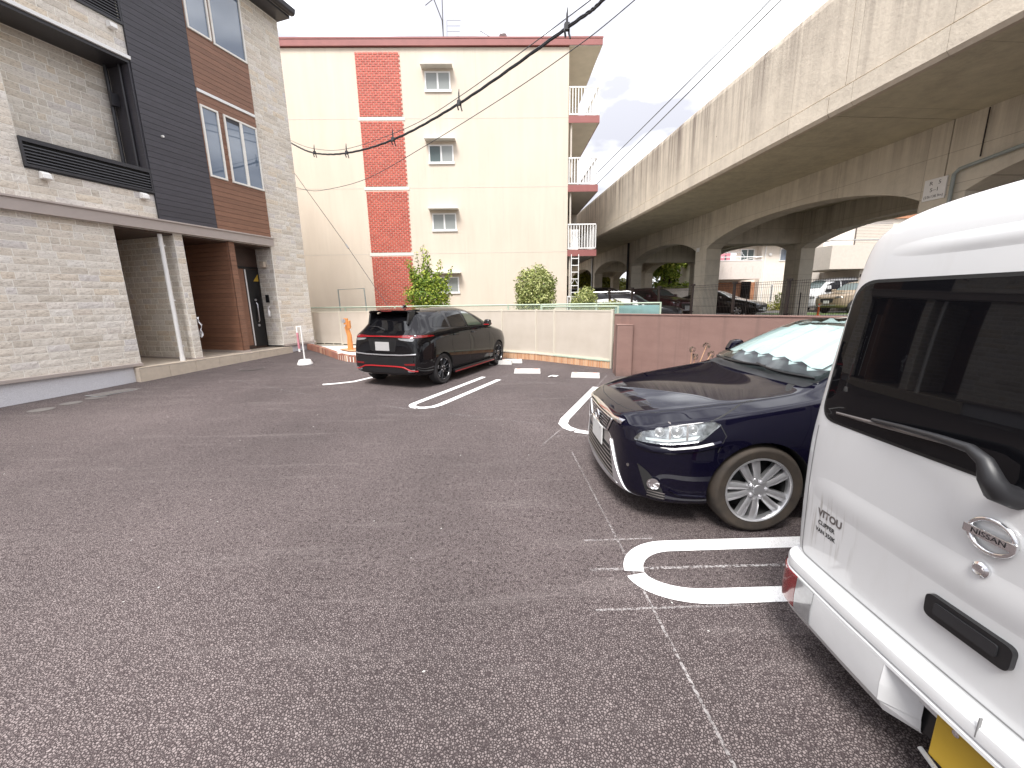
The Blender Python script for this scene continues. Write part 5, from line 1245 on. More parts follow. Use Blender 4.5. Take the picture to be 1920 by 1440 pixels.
pl = put(MB().box(h.x - .022, h.x - .012, -.165, .165, .405, .565), 'number_plate', 'plate_white', lx, bevel=.004); put(MB().box(h.x - .014, h.x + .01, -.15, .15, .42, .55), 'plate_holder', 'satin_black', pl)
for s_ in (-1, 1): put(MB().lathe([(.010, 0), (.010, -.003), (0, -.003)], 12, 'x', (h.x - .0225, s_ * .11, .545)), 'plate_bolt', 'grey_metal', pl)
for y_, z__ in ((-.62, .42), (.62, .42), (-.36, .50), (.36, .50)):
    h, nn = cast(bv, FRONT, y_, z__)
    if h: s9 = put(MB().lathe([(.012, 0), (.012, .003), (.008, .003), (.008, .001), (0, .001)], 14), 'parking_sensor', 'grille_grey', lx); s9.matrix_local = Matrix.Translation(h) @ nn.to_track_quat('Z', 'Y').to_matrix().to_4x4()
ribbon(bv, [(.075, .0), (.085, -.2), (.115, -.36), (.165, -.50), (.26, -.58), (.42, -.635), (.80, -.70), (1.16, -.715)], TOP, .005, .0008, 'panel_gap', 'gap_dark', lx)
ribbon(bv, [(.075, .0), (.085, .2), (.115, .36), (.165, .50), (.26, .58), (.42, .635), (.80, .70), (1.16, .715)], TOP, .005, .0008, 'panel_gap', 'gap_dark', lx)
patch(bv, rpoly([(-.55, 1.03), (.55, 1.03), (.50, 1.25), (-.50, 1.25)], .05), REAR, .004, 'rear_window', 'privacy_glass', lx, .06)
for s_ in (-1, 1): patch(bv, rpoly([(s_ * .42, .86), (s_ * .66, .90), (s_ * .70, .98), (s_ * .45, .95)], .02), REAR, .004, 'tail_lamp', 'red_lens', lx, .05)

# ------------------------------------------------------------------ white kei van, seen from its rear corner (its tail points at -X)
vn = thing('white_van', 'white box van with a black rear window, close at the right edge', 'van', (4.70, .95, 0), pi)
def VS(x, k=1.0, dx=(0,) * 10, dz=0.0, low=0.0):
    b = [(0, .30), (.58, .30), (.690, .34), (.722, .58), (.722, .96), (.706, 1.12), (.645, 1.62), (.618, 1.815), (.47, 1.893), (0, 1.92)]
    return (x, [(d_, y * k, z - dz * (i > 5)) for i, (d_, (y, z)) in enumerate(zip(dx, b))])
VAN = [
 (0, [(0, .30), (.5, .30), (.6, .34), (.64, .5), (.63, .72), (.60, .80), (.5, .86), (.4, .88), (.25, .89), (0, .895)]),
 (.12, [(0, .28), (.58, .28), (.68, .32), (.72, .55), (.72, .85), (.69, .95), (.62, 1.02), (.52, 1.05), (.3, 1.07), (0, 1.075)]),
 (.40, [(0, .28), (.58, .28), (.69, .32), (.722, .55), (.722, .96), (.70, 1.08), (.66, 1.32), (.6, 1.37), (.4, 1.40), (0, 1.41)]),
 (.78, [(0, .28), (.58, .28), (.69, .32), (.722, .55), (.722, .96), (.706, 1.12), (.645, 1.56), (.59, 1.69), (.42, 1.765), (0, 1.79)]),
 VS(1.15), VS(2.2), VS(3.05), VS(3.27, .995, (0, 0, 0, 0, 0, 0, -.012, -.025, -.035, -.04)), VS(3.345, .968, (0, 0, 0, 0, .004, .002, -.024, -.050, -.075, -.085), .004), VS(3.372, .918, (0, 0, 0, 0, .010, .004, -.028, -.060, -.100, -.120), .014)]
vb, vv = car_body('body', VAN, ((.50, .27, .31, .735, .28), (2.88, .27, .31, .735, .28)), 'van_white', vn, 3, creases=((4, .25), (7, .25)))
for wx in (.50, 2.88):
    for sg in (-1, 1): wheel(vn, wx, sg * .715, .272, .274, .155, sg, .165, 'plain', 'clean_tyre', 'satin_silver')
wo = rpoly([(-.628, 1.105, .075), (.628, 1.105, .075), (.592, 1.64, .09), (-.592, 1.64, .09)], .08, 8)
rub = patch(vv, [(a * 1.022, 1.372 + (b - 1.372) * 1.045) for a, b in wo], REAR, .0015, 'window_rubber', 'gap_dark', vn, .05, .004)
patch(vv, wo, REAR, .005, 'rear_window', 'privacy_glass', vn, .05, .006)
ribbon(vv, rpoly([(-.645, 1.06, 0), (-.652, .80, 0), (-.645, .462, .03), (.645, .462, .03), (.652, .80, 0), (.645, 1.06, 0)], .03, 8), REAR, .006, .0008, 'tailgate_gap', 'gap_grey', vn)
def soft_ridge(path, width, high, name):
    P = [Vector(p) for p in path]; Q = [P[0]]
    for a, b in zip(P, P[1:]): Q += [a.lerp(b, (k + 1) / 12) for k in range(12)]
    vs = []; K = 11
    for i, q in enumerate(Q):
        e_ = min(1, min(i, len(Q) - 1 - i) / 6)
        for k in range(K):
            w_ = -1 + 2 * k / (K - 1); hh_, _ = cast(vv, REAR, q.x, q.y + w_ * width / 2); vs.append((hh_ or Vector((3.2, -q.x, q.y + w_ * width / 2))) + Vector((-.0012 + (high + .0012) * (1 - w_ * w_) ** 2 * (.15 + .85 * e_), 0, 0)))
    fs = [(i * K + k, i * K + k + 1, (i + 1) * K + k + 1, (i + 1) * K + k) for i in range(len(Q) - 1) for k in range(K - 1)]
    return put(MB().add(vs, fs), name, 'van_white', vn, smooth=True)
soft_ridge([(-.64, .80), (-.3, .79), (0, .785), (.3, .79), (.64, .80)], .17, .0055, 'tailgate_crease')
soft_ridge([(-.50, 1.745), (0, 1.757), (.50, 1.745)], .08, .006, 'tailgate_crease')
# handle
hd = patch(vv, rpoly([(-.108, .612, .022), (.108, .612, .022), (.110, .688, .022), (-.110, .688, .022)], .02, 6), REAR, .016, 'door_handle', 'satin_black', vn, .03, .016)
patch(vv, rpoly([(-.080, .634), (.080, .634), (.080, .672), (-.080, .672)], .008), REAR, .021, 'handle_flap', 'black_plastic', hd, .03, .004)
# emblem: ring and bar with the name
EQ = -.008
h, nn = cast(vv, REAR, EQ, .950); ex = h.x
eb = thing; er = MB(); N = 36
ring = [(0, .052 * cos(2 * pi * k / N), .046 * sin(2 * pi * k / N)) for k in range(N + 1)]
er.tube(ring, .0068, 8, cap=False)
em = put(er, 'emblem', 'chrome', vn, (ex + .008, -EQ, .950), smooth=60)
put(MB().box(.002, .011, -.0605, .0605, -.0125, .0125), 'emblem_bar', 'chrome', em, bevel=.002)
lettering('lettering', 'NISSAN', .0205, 'satin_black', em, frame_mat((.0112, 0, .0), (0, 1, 0), (0, 0, 1)), .0006, 1.18)
h, nn = cast(vv, REAR, .0, .845)
lk = put(MB().lathe([(.021, 0), (.021, .008), (.015, .013), (.012, .011), (0, .011)], 24, 'x', (h.x, 0, .845)), 'gate_lock', 'chrome', vn, smooth=40)
# eroded lettering near the corner
dk = cast(vv, REAR, -.52, .66)[0]
for txt, sz, zz, sx, cl in (('VITOU', .044, .698, .95, 'grille_grey'), ('CLIPPER', .026, .655, .95, 'satin_black'), ('VAN 350K', .026, .620, .9, 'satin_black')):
    cx_ = .525 - (.012 if sz > .04 else 0)
    me = text_mesh(txt, sz, .0, bold=.0016 if sz > .04 else .0007)
    for v_ in me.vertices: v_.co.x *= sx
    for v_ in me.vertices:
        hh_, _ = cast(vv, REAR, cx_ - v_.co.x, zz + v_.co.y); v_.co = (hh_.x + .0015, -(cx_ - v_.co.x), zz + v_.co.y) if hh_ else (3.3, 0, 0)
    me.materials.clear(); me.materials.append(M[cl]); o = ob('lettering', me, vn)
sw = []
for k in range(9): sw.append((-.60 + k * .022, .640 - .0 * k))
# wiper
def vp(Xw, Yw, Zw): return (4.70 - Xw, .95 - Yw, Zw)
wp = put(MB().tube([vp(1.325, .917, 1.075), vp(1.275, .925, 1.095), vp(1.262, .935, 1.125), vp(1.262, .955, 1.165), vp(1.272, 1.00, 1.182), vp(1.285, 1.10, 1.180)], [.030, .030, .026, .018, .014, .011], 12), 'wiper', 'black_plastic', vn, smooth=60)
put(MB().tube([vp(1.285, 1.10, 1.180), vp(1.30, 1.22, 1.172), vp(1.318, 1.34, 1.160)], [.011, .009, .007], 8), 'wiper_arm', 'black_plastic', wp, smooth=60)
put(MB().tube([vp(1.322, 1.02, 1.165), vp(1.322, 1.30, 1.150), vp(1.325, 1.50, 1.140)], [.006, .008, .005], 6), 'wiper_blade', 'grille_grey', wp, smooth=60)
# bumper: a section swept round the tail
def sweep(path, prof, name, mat, parent):
    vs = []; n = len(prof); P = [Vector((p[0], p[1], 0)) for p in path]
    for i, p in enumerate(P):
        d_ = (P[min(i + 1, len(P) - 1)] - P[max(i - 1, 0)]).normalized(); nr = Vector((d_.y, -d_.x, 0))
        if i in (0,): pass
        vs += [tuple(p + nr * a + Vector((0, 0, z))) for a, z in prof]
    fs = [(i * n + k, i * n + (k + 1) % n, (i + 1) * n + (k + 1) % n, (i + 1) * n + k) for i in range(len(P) - 1) for k in range(n)]
    fs += [tuple(range(n)), tuple((len(P) - 1) * n + k for k in range(n))[::-1]]
    return put(MB().add(vs, fs), name, mat, parent, smooth=24)
BP = [(3.10, -.672)] + [(3.29 + .075 * sin(radians(a)), -.597 - .075 * cos(radians(a))) for a in range(0, 91, 15)] + [(3.372, -.45), (3.378, -.30)]
BP2 = [(p[0], -p[1]) for p in BP[::-1]]
full = BP + [(3.380, -.12), (3.380, .12)] + BP2
prof0 = [(-.05, .472), (.030, .472), (.046, .466), (.052, .452), (.052, .412), (.046, .408), (.046, .400), (.055, .396), (.060, .30), (.056, .245), (.040, .200), (.0, .180), (-.05, .180)]
upper = [(-.05, .450), (.020, .452), (.040, .448), (.050, .440), (.053, .428), (.053, .404), (.045, .402), (.045, .394), (.055, .391), (.056, .380), (-.05, .380)]
lower = [(-.05, .379), (.0565, .379), (.061, .30), (.057, .235), (.050, .228), (.030, .190), (.0, .178), (-.05, .178)]
def sub(path, y0, y1):
    out = [p for p in path if min(y0, y1) <= p[1] <= max(y0, y1)]
    return out
bp = sweep(full, upper, 'bumper', 'van_bumper', vn)
RY0, RY1 = -.145, .42       # plate recess (y<0 is the far corner)
left = [p for p in full if p[1] < RY0] + [(3.379, RY0)]; right = [(3.379, RY1)] + [p for p in full if p[1] > RY1]
sweep(left, lower, 'bumper_corner', 'van_bumper', bp); sweep(right, lower, 'bumper_corner', 'van_bumper', bp)
low_ = [q for q in lower if q[0] >= 0]
cv = [(3.380 + a_, RY0 + .001, z_) for a_, z_ in low_] + [(3.345 + a_ * .25, RY0 + .075, z_) for a_, z_ in low_]; nn_ = len(low_)
put(MB().add(cv, [(k, k + 1, nn_ + k + 1, nn_ + k) for k in range(nn_ - 1)]), 'recess_cheek', 'van_bumper', bp)
put(BX(3.335, 3.347, RY0 + .05, RY1 + .02, .19, .40), 'recess_back', 'satin_black', bp)
PY = RY0 + .135
yp = put(BX(3.386, 3.392, PY, PY + .33, .185, .350), 'number_plate', 'plate_yellow', vn, bevel=.003); put(BX(3.347, 3.386, PY + .08, PY + .25, .22, .32), 'plate_bracket', 'satin_black', yp)
for y_ in (PY + .055, PY + .275): put(MB().lathe([(.010, 0), (.010, .004), (0, .005)], 10, 'x', (3.392, y_, .332)), 'plate_bolt', 'chrome', yp)
put(MB().tube([(3.40, RY0 + .12, .185), (3.42, .1, .175), (3.40, RY1, .185)], .008, 6), 'tow_rail', 'grey_metal', bp)
# tail lamps in the bumper
for sg in (-1, 1):
    vs1, vs2 = [], []
    path = [p for p in (BP if sg < 0 else BP2[::-1])]
    def lamp(a0, a1, name, mat, lift=.004):
        n = 8; pts = []; tot = [0]
        for p, q in zip(path, path[1:]): tot.append(tot[-1] + math.hypot(q[0] - p[0], q[1] - p[1]))
        vs = []
        for k in range(n + 1):
            s_ = a0 + (a1 - a0) * k / n; i = max(j for j in range(len(path) - 1) if tot[j] <= s_ + 1e-9); f_ = (s_ - tot[i]) / max(1e-6, tot[i + 1] - tot[i])
            p = Vector((path[i][0] + (path[i + 1][0] - path[i][0]) * f_, path[i][1] + (path[i + 1][1] - path[i][1]) * f_, 0)); d_ = Vector((path[i + 1][0] - path[i][0], path[i + 1][1] - path[i][1], 0)).normalized(); nr = Vector((d_.y, -d_.x, 0)) * (1 if sg < 0 else -1)
            for a, z in ((.050, .388), (.0565 + lift, .386), (.061 + lift, .30), (.0575 + lift, .238), (.046, .234)): vs.append(p + nr * a + Vector((0, 0, z)))
        fs = [(k * 5 + j, k * 5 + j + 1, (k + 1) * 5 + j + 1, (k + 1) * 5 + j) for k in range(n) for j in range(4)] + [(0, 1, 2, 3, 4), tuple(n * 5 + j for j in range(5))]
        return put(MB().add(vs, fs), name, mat, bp, smooth=40)
    lamp(.225, .342, 'tail_lamp', 'red_lens'); cl_ = lamp(.345, .442, 'reverse_lamp', 'clear_lens')
for s_ in (-.24, -.11): put(BX(3.425, 3.4335, s_ * -1 - .0015, s_ * -1 + .0015, .41, .474), 'bumper_step', 'gap_grey', bp)
for fr, sg in ((SIDE_N, -1), (SIDE_P, 1)):
    patch(vv, rpoly([(2.15, 1.14), (3.05, 1.14), (3.02, 1.58), (2.15, 1.58)], .06), fr, .004, 'side_window', 'privacy_glass', vn, .06)
    patch(vv, rpoly([(1.25, 1.14), (2.08, 1.14), (2.08, 1.58), (1.25, 1.58)], .06), fr, .004, 'side_window', 'privacy_glass', vn, .06)
    patch(vv, rpoly([(.42, 1.10), (1.15, 1.12), (1.15, 1.57), (.78, 1.55)], .05), fr, .004, 'door_window', 'privacy_glass', vn, .06)
    for path in ([(1.2, .38), (1.2, 1.62)], [(2.11, .38), (2.11, 1.62)]): ribbon(vv, path, fr, .006, .0008, 'panel_gap', 'gap_grey', vn)
patch(vv, rpoly([(-.52, 1.12), (.52, 1.12), (.5, 1.62), (-.5, 1.62)], .06), FRONT, .004, 'windscreen', 'privacy_glass', vn, .06)

# ------------------------------------------------------------------ black hatchback, seen from behind on its right side
_fw = Vector((sin(SA), cos(SA), 0)); _rt = Vector((cos(SA), -sin(SA), 0))
CWB, CAX = 2.52, 3.32
nose = Vector((-1.164, 7.854, 0)) + _fw * CAX - _rt * .86
bk = thing('black_hatchback', 'glossy black hatchback with red trim and a full width red tail lamp', 'car', nose, math.atan2(-_fw.y, -_fw.x))
AU = [
 (.00, [(0, .22), (.35, .22), (.5, .28), (.56, .45), (.54, .60), (.50, .70), (.36, .76), (.18, .775), (0, .78)]),
 (.12, [(0, .18), (.55, .18), (.70, .25), (.75, .45), (.74, .66), (.69, .78), (.52, .85), (.27, .87), (0, .875)]),
 (.45, [(0, .17), (.66, .17), (.82, .22), (.865, .45), (.86, .70), (.80, .85), (.66, .93), (.35, .955), (0, .96)]),
 (.90, [(0, .17), (.70, .17), (.855, .21), (.885, .48), (.875, .78), (.83, .93), (.68, 1.0), (.38, 1.03), (0, 1.035)]),
 (1.35, [(0, .17), (.70, .17), (.855, .21), (.885, .48), (.875, .82), (.835, .99), (.70, 1.20), (.42, 1.25), (0, 1.26)]),
 (1.85, [(0, .17), (.70, .17), (.855, .21), (.885, .49), (.875, .83), (.835, 1.01), (.615, 1.42), (.36, 1.475), (0, 1.485)]),
 (2.40, [(0, .17), (.70, .17), (.855, .21), (.885, .49), (.875, .84), (.835, 1.02), (.605, 1.46), (.36, 1.515), (0, 1.525)]),
 (3.05, [(0, .17), (.70, .17), (.855, .21), (.887, .50), (.880, .86), (.84, 1.03), (.595, 1.44), (.36, 1.495), (0, 1.505)]),
 (3.50, [(0, .18), (.70, .18), (.855, .22), (.887, .50), (.878, .88), (.825, 1.04), (.545, 1.40), (.35, 1.455), (0, 1.465)]),
 (3.66, [(0, .20), (.70, .20), (.850, .24), (.880, .50), (.860, .89), (.795, 1.04), (.505, 1.355), (.35, 1.42), (0, 1.435)]),
 (3.84, [(0, .22), (.68, .22), (.825, .26), (.850, .50), (.815, .90), (.745, 1.03), (.52, 1.16), (.33, 1.20), (0, 1.21)]),
 (3.95, [(0, .24), (.64, .24), (.775, .29), (.800, .50), (.755, .88), (.695, .985), (.53, 1.035), (.34, 1.05), (0, 1.055)]),
 (4.02, [(0, .26), (.58, .26), (.69, .33), (.715, .50), (.665, .84), (.60, .945), (.47, .985), (.3, .995), (0, 1.0)]),
 (4.045, [(0, .29), (.50, .29), (.60, .36), (.62, .50), (.57, .80), (.52, .90), (.41, .94), (.26, .95), (0, .955)])]
ab, av = car_body('body', AU, ((CAX - CWB, .305, .335, .885, .30), (CAX, .305, .335, .885, .30)), 'black_paint', bk, 3, creases=((5, .5), (6, .25)))
for wx in (CAX - CWB, CAX):
    for sg in (-1, 1): wheel(bk, wx, sg * .862, .305, .307, .195, sg, .222, 'many', 'clean_tyre', 'dark_alloy', .3)
    for sg in (-1, 1):
        for k in range(7):
            a = .3 + k * 2 * pi / 7
            put(MB().tube([((.205) * cos(a + d_ * .05), sg * .001, .205 * sin(a + d_ * .05)) for d_ in range(-3, 4)], .006, 5), 'rim_accent', 'satin_silver', bk, (wx, sg * .858, .305))
patch(av, rpoly([(-.46, 1.375, .03), (.46, 1.375, .03), (.555, 1.085, .06), (-.555, 1.085, .06)], .04), REAR, .004, 'rear_window', 'car_glass', bk, .05)
sp = put(MB().add([(3.50, -.50, 1.432), (3.50, .50, 1.432), (3.80, .43, 1.415), (3.80, -.43, 1.415), (3.50, -.50, 1.462), (3.50, .50, 1.462), (3.83, .42, 1.452), (3.83, -.42, 1.452), (3.84, 0, 1.425), (3.87, 0, 1.458), (3.5, 0, 1.49), (3.5, 0, 1.44)],
    [(0, 11, 8, 3), (11, 1, 2, 8), (4, 7, 9, 10), (10, 9, 6, 5), (3, 8, 9, 7), (8, 2, 6, 9), (0, 3, 7, 4), (1, 5, 6, 2)]), 'spoiler', 'black_paint', bk, smooth=30)
for s_ in (-1, 1): put(MB().prism([(3.62, 1.37), (3.60, 1.44), (3.82, 1.44), (3.80, 1.40), (3.86, 1.20), (3.80, 1.18)], s_ * .435, s_ * .475, 'y'), 'spoiler_fin', 'satin_black', sp, bevel=.01)
put(BX(3.855, 3.866, -.12, .12, 1.435, 1.448), 'brake_light', 'red_lens', sp)
tl = patch(av, rpoly([(-.67, .990, .02), (-.56, 1.012), (-.34, .998), (.34, .998), (.56, 1.012), (.67, .990, .02), (.66, .952), (.50, .958), (.34, .978), (-.34, .978), (-.50, .958), (-.66, .952)], .02), REAR, .016, 'tail_lamp', 'red_lens', bk, .04, .02)
ribbon(av, [(-.62, .975), (0, .984), (.62, .975)], REAR, .008, .022, 'lamp_line', 'red_trim', tl)
for fr, sg in ((SIDE_N, -1), (SIDE_P, 1)):
    patch(av, rpoly([(3.55, .965), (3.98, .955), (3.98, 1.008), (3.60, .992)], .02), fr, .010, 'tail_lamp', 'red_lens', bk, .03)
for s_ in (-1, 1):
    patch(av, rpoly([(s_ * .36, .952), (s_ * .69, .945), (s_ * .67, .895), (s_ * .42, .920)], .02), REAR, .008, 'reverse_lamp', 'clear_lens', bk, .03)
    patch(av, rpoly([(s_ * .47, .485), (s_ * .70, .495), (s_ * .70, .455), (s_ * .49, .455)], .01), REAR, .006, 'reflector', 'red_lens', bk, .03)
    patch(av, rpoly([(s_ * .54, .36), (s_ * .69, .38), (s_ * .68, .33), (s_ * .56, .33)], .01), REAR, .006, 'exhaust', 'satin_silver', bk, .03)
ribbon(av, [(-.72, .66), (-.4, .640), (0, .635), (.4, .640), (.72, .66)], REAR, .026, .004, 'silver_line', 'satin_silver', bk, thick=.008)
lo = patch(av, rpoly([(-.72, .62), (0, .60), (.72, .62), (.70, .30), (.5, .28), (-.5, .28), (-.70, .30)], .02), REAR, .002, 'bumper_insert', 'satin_black', bk, .05)
ribbon(av, [(-.74, .345), (-.62, .355), (-.46, .415), (-.30, .425), (.30, .425), (.46, .415), (.62, .355), (.74, .345)], REAR, .026, .010, 'red_line', 'red_trim', bk, thick=.010)
patch(av, rpoly([(-.34, .93), (.34, .93), (.28, .70), (-.28, .70)], .03), REAR, .0015, 'plate_recess', 'satin_black', bk, .05)
h, nn = cast(av, REAR, 0, .80)
put(BX(h.x + .006, h.x + .014, -.165, .165, .715, .88), 'number_plate', 'plate_dull', bk, bevel=.004)
h, nn = cast(av, REAR, -.05, 1.10); put(MB().tube([(h.x + .03, .02, 1.09), (h.x - .02, -.20, 1.15), (h.x - .045, -.42, 1.16)], [.022, .012, .006], 6), 'wiper', 'black_plastic', bk)
for fr, sg in ((SIDE_N, -1), (SIDE_P, 1)):
    patch(av, rpoly([(1.42, 1.04), (1.50, 1.12), (1.90, 1.385), (2.30, 1.44), (3.02, 1.41), (3.42, 1.30), (3.55, 1.12), (3.45, 1.08), (2.4, 1.055)], .03), fr, .003, 'window_band', 'satin_black', bk, .05)
    patch(av, rpoly([(1.52, 1.06), (1.60, 1.14), (1.93, 1.355), (2.22, 1.405), (2.22, 1.07)], .02), fr, .007, 'door_window', 'green_glass' if sg > 0 else 'privacy_glass', bk, .05)
    if sg > 0: patch(av, rpoly([(1.56, 1.07), (1.62, 1.13), (1.93, 1.34), (2.19, 1.385), (2.19, 1.08)], .02), fr, .0045, 'window_view', 'pale_frame', bk, .05)
    patch(av, rpoly([(2.30, 1.075), (2.30, 1.41), (2.85, 1.385), (2.90, 1.09)], .02), fr, .007, 'door_window', 'privacy_glass', bk, .05)
    patch(av, rpoly([(2.97, 1.10), (2.95, 1.375), (3.30, 1.30), (3.48, 1.13)], .02), fr, .007, 'quarter_window', 'privacy_glass', bk, .05)
    ribbon(av, [(2.26, .28), (2.25, 1.05)], fr, .006, .001, 'panel_gap', 'gap_dark', bk); ribbon(av, [(2.95, 1.07), (3.0, .75), (2.92, .55)], fr, .006, .001, 'panel_gap', 'gap_dark', bk); ribbon(av, [(1.32, .28), (1.30, 1.0)], fr, .006, .001, 'panel_gap', 'gap_dark', bk)
    for x_ in (2.05, 2.80):
        h, nn = cast(av, fr, x_, .935); put(MB().tube([(x_ - .09, h.y, .935), (x_ - .06, h.y + sg * .028, .937), (x_ + .06, h.y + sg * .028, .94), (x_ + .09, h.y, .94)], .013, 6), 'door_handle', 'black_paint', bk)
    sl = put(BX(CAX - CWB + .36, CAX - .36, sg * .82, sg * .905, .165, .235), 'side_skirt', 'satin_black', bk, bevel=.01); put(BX(CAX - CWB + .36, CAX - .36, sg * .9, sg * .912, .18, .196), 'red_line', 'red_trim', sl)
    mr = put(MB().prism([(1.50, 1.06), (1.54, 1.18), (1.66, 1.19), (1.70, 1.07), (1.60, 1.03)], sg * .92, sg * 1.05, 'y'), 'mirror', 'black_paint', bk, bevel=.03); put(BX(1.52, 1.60, sg * .84, sg * .93, 1.03, 1.06), 'mirror_stalk', 'satin_black', mr); put(BX(1.505, 1.69, sg * .925, sg * 1.045, 1.065, 1.085), 'mirror_trim', 'red_trim', mr)
put(MB().prism([(3.25, 1.49), (3.32, 1.55), (3.42, 1.49)], -.02, .02, 'y'), 'roof_fin', 'black_paint', bk)
patch(av, rpoly([(1.25, -.62), (1.2, 0), (1.25, .62), (1.75, .54), (1.80, 0), (1.75, -.54)], .05), TOP, .004, 'windscreen', 'privacy_glass', bk, .08)
for s_ in (-1, 1): patch(av, rpoly([(s_ * .42, .70), (s_ * .62, .74), (s_ * .60, .80), (s_ * .44, .76)], .01), FRONT, .005, 'headlamp', 'headlight_bowl', bk, .04)
# ================================================================== BEYOND THE VIADUCT
def far_car(name, label, cat, x, y, z, nose_dir, Ln, W, H, mat, style, group='cars parked under the viaduct', roof=None):
    nd = Vector((*nose_dir, 0)).normalized(); o = thing(name, label, cat, Vector((x, y, z)), math.atan2(-nd.y, -nd.x), group)
    hw = W / 2
    def st(fx, w_, zb, zs, zt, wr, sh=.0): zr = zs + (zt - zs) * .86; return (fx * Ln, [(0, zb * H), (w_ * hw * .78, zb * H), (w_ * hw * .96, (zb + .04) * H), (w_ * hw, (zb + (zs - zb) * .45) * H), (w_ * hw * .99, (zs * .88) * H), (w_ * hw * .95, zs * H), (wr * hw, zr * H), (wr * hw * .6, zt * H - .02), (0, zt * H)])
    if style == 'sedan': S = [st(0, .62, .2, .40, .44, .5), st(.03, .85, .15, .46, .52, .6), st(.12, .97, .13, .54, .60, .7), st(.28, 1, .12, .62, .67, .72), st(.36, 1, .12, .64, .78, .70), st(.48, 1, .12, .66, .98, .64), st(.60, 1, .12, .67, 1, .64), st(.74, 1, .12, .68, .93, .62), st(.86, .98, .14, .68, .76, .66), st(.97, .88, .17, .66, .71, .62), st(1, .66, .24, .6, .65, .5)]
    elif style == 'suv': S = [st(0, .70, .24, .46, .50, .6), st(.03, .90, .18, .54, .58, .7), st(.12, .98, .15, .58, .62, .75), st(.26, 1, .15, .62, .66, .78), st(.33, 1, .15, .64, .78, .76), st(.41, 1, .15, .65, .97, .72), st(.55, 1, .15, .65, 1, .72), st(.80, 1, .15, .66, .99, .72), st(.93, .98, .17, .66, .95, .70), st(.98, .92, .2, .64, .80, .70), st(1, .78, .24, .58, .66, .62)]
    else: S = [st(0, .80, .18, .44, .48, .7), st(.02, .94, .15, .48, .54, .78), st(.10, 1, .14, .52, .70, .84), st(.20, 1, .14, .54, .95, .84), st(.28, 1, .14, .55, 1, .84), st(.7, 1, .14, .55, 1, .84), st(.97, 1, .14, .55, .99, .83), st(.995, .95, .16, .55, .95, .80), st(1, .85, .2, .52, .88, .72)]
    R = .215 * H if style != 'sedan' else .225 * H; R = min(R, .37)
    fa, ra = (.20, .80) if style != 'van' else (.16, .80)
    b, t_ = car_body('body', S, ((fa * Ln, R, R * 1.13, hw, .28), (ra * Ln, R, R * 1.13, hw, .28)), mat, o, 2)
    for wx in (fa * Ln, ra * Ln):
        for sg in (-1, 1): wheel(o, wx, sg * (hw - .02), R, R, .2, sg, R * .66, 'plain')
    g_ = {'sedan': ([(.37, .68), (.50, .93), (.62, .95), (.74, .89), (.82, .70)], (.30, .475)), 'suv': ([(.335, .68), (.42, .93), (.93, .92), (.955, .69)], (.285, .415)), 'van': ([(.135, .58), (.21, .90), (.94, .92), (.95, .60)], (.09, .20))}[style]
    for fr in (SIDE_N, SIDE_P):
        patch(t_, rpoly([(u * Ln, v_ * H) for u, v_ in g_[0]], .05), fr, .006, 'side_window', 'privacy_glass', o, .12)
        um = {'sedan': .60, 'suv': .62, 'van': .36}[style]; ribbon(t_, [(um * Ln, .3 * H), (um * Ln, .95 * H)], fr, .06, .012, 'door_pillar', mat, o, .1)
    a, c_ = g_[1]; wd_ = hw * .70
    patch(t_, rpoly([(a * Ln + .06, -wd_), (a * Ln, 0), (a * Ln + .06, wd_), (c_ * Ln - .04, wd_ * .86), (c_ * Ln, 0), (c_ * Ln - .04, -wd_ * .86)], .05), TOP if style != 'van' else TOP, .008, 'windscreen', 'far_glass', o, .12)
    z0 = {'sedan': .44, 'suv': .47, 'van': .40}[style] * H
    for s_ in (-1, 1): patch(t_, rpoly([(s_ * hw * .50, z0), (s_ * hw * .86, z0 + .02), (s_ * hw * .84, z0 + .12), (s_ * hw * .52, z0 + .09)], .02), FRONT, .01, 'headlamp', 'headlight_bowl', o, .06)
    patch(t_, rpoly([(-hw * .44, z0 - .02), (hw * .44, z0 - .02), (hw * .36, z0 - .24), (-hw * .36, z0 - .24)], .04), FRONT, .008, 'grille', 'gap_dark', o, .08)
    ribbon(t_, [(-hw * .6, .26 * H), (hw * .6, .26 * H)], FRONT, .04, .02, 'bumper_strip', 'satin_silver', o, .1)
    h, _ = cast(t_, FRONT, 0, z0 - .20)
    if h: put(BX(h.x - .03, h.x - .018, -.165, .165, z0 - .30, z0 - .13), 'number_plate', 'plate_white', o)
    patch(t_, rpoly([(-hw * .6, .70 * H), (hw * .6, .70 * H), (hw * .55, .9 * H), (-hw * .55, .9 * H)], .05), REAR, .008, 'rear_window', 'privacy_glass', o, .12)
    for s_ in (-1, 1): patch(t_, rpoly([(s_ * hw * .55, .48 * H), (s_ * hw * .8, .48 * H), (s_ * hw * .78, .62 * H), (s_ * hw * .57, .62 * H)], .02), REAR, .01, 'tail_lamp', 'red_lens', o, .06)
    for sg in (-1, 1): put(MB().prism([(g_[0][0][0] * Ln + .02, .66 * H), (g_[0][0][0] * Ln + .05, .75 * H), (g_[0][0][0] * Ln + .2, .76 * H), (g_[0][0][0] * Ln + .22, .66 * H)], sg * (hw - .02), sg * (hw + .16), 'y'), 'mirror', mat, o, bevel=.03)
    if roof:
        for sg in (-1, 1): put(MB().tube([(Ln * .44, sg * hw * .62, H - .03), (Ln * .48, sg * hw * .62, H + .03), (Ln * .85, sg * hw * .62, H + .02), (Ln * .89, sg * hw * .62, H - .05)], .022, 6), 'roof_rail', roof, o)
    return o
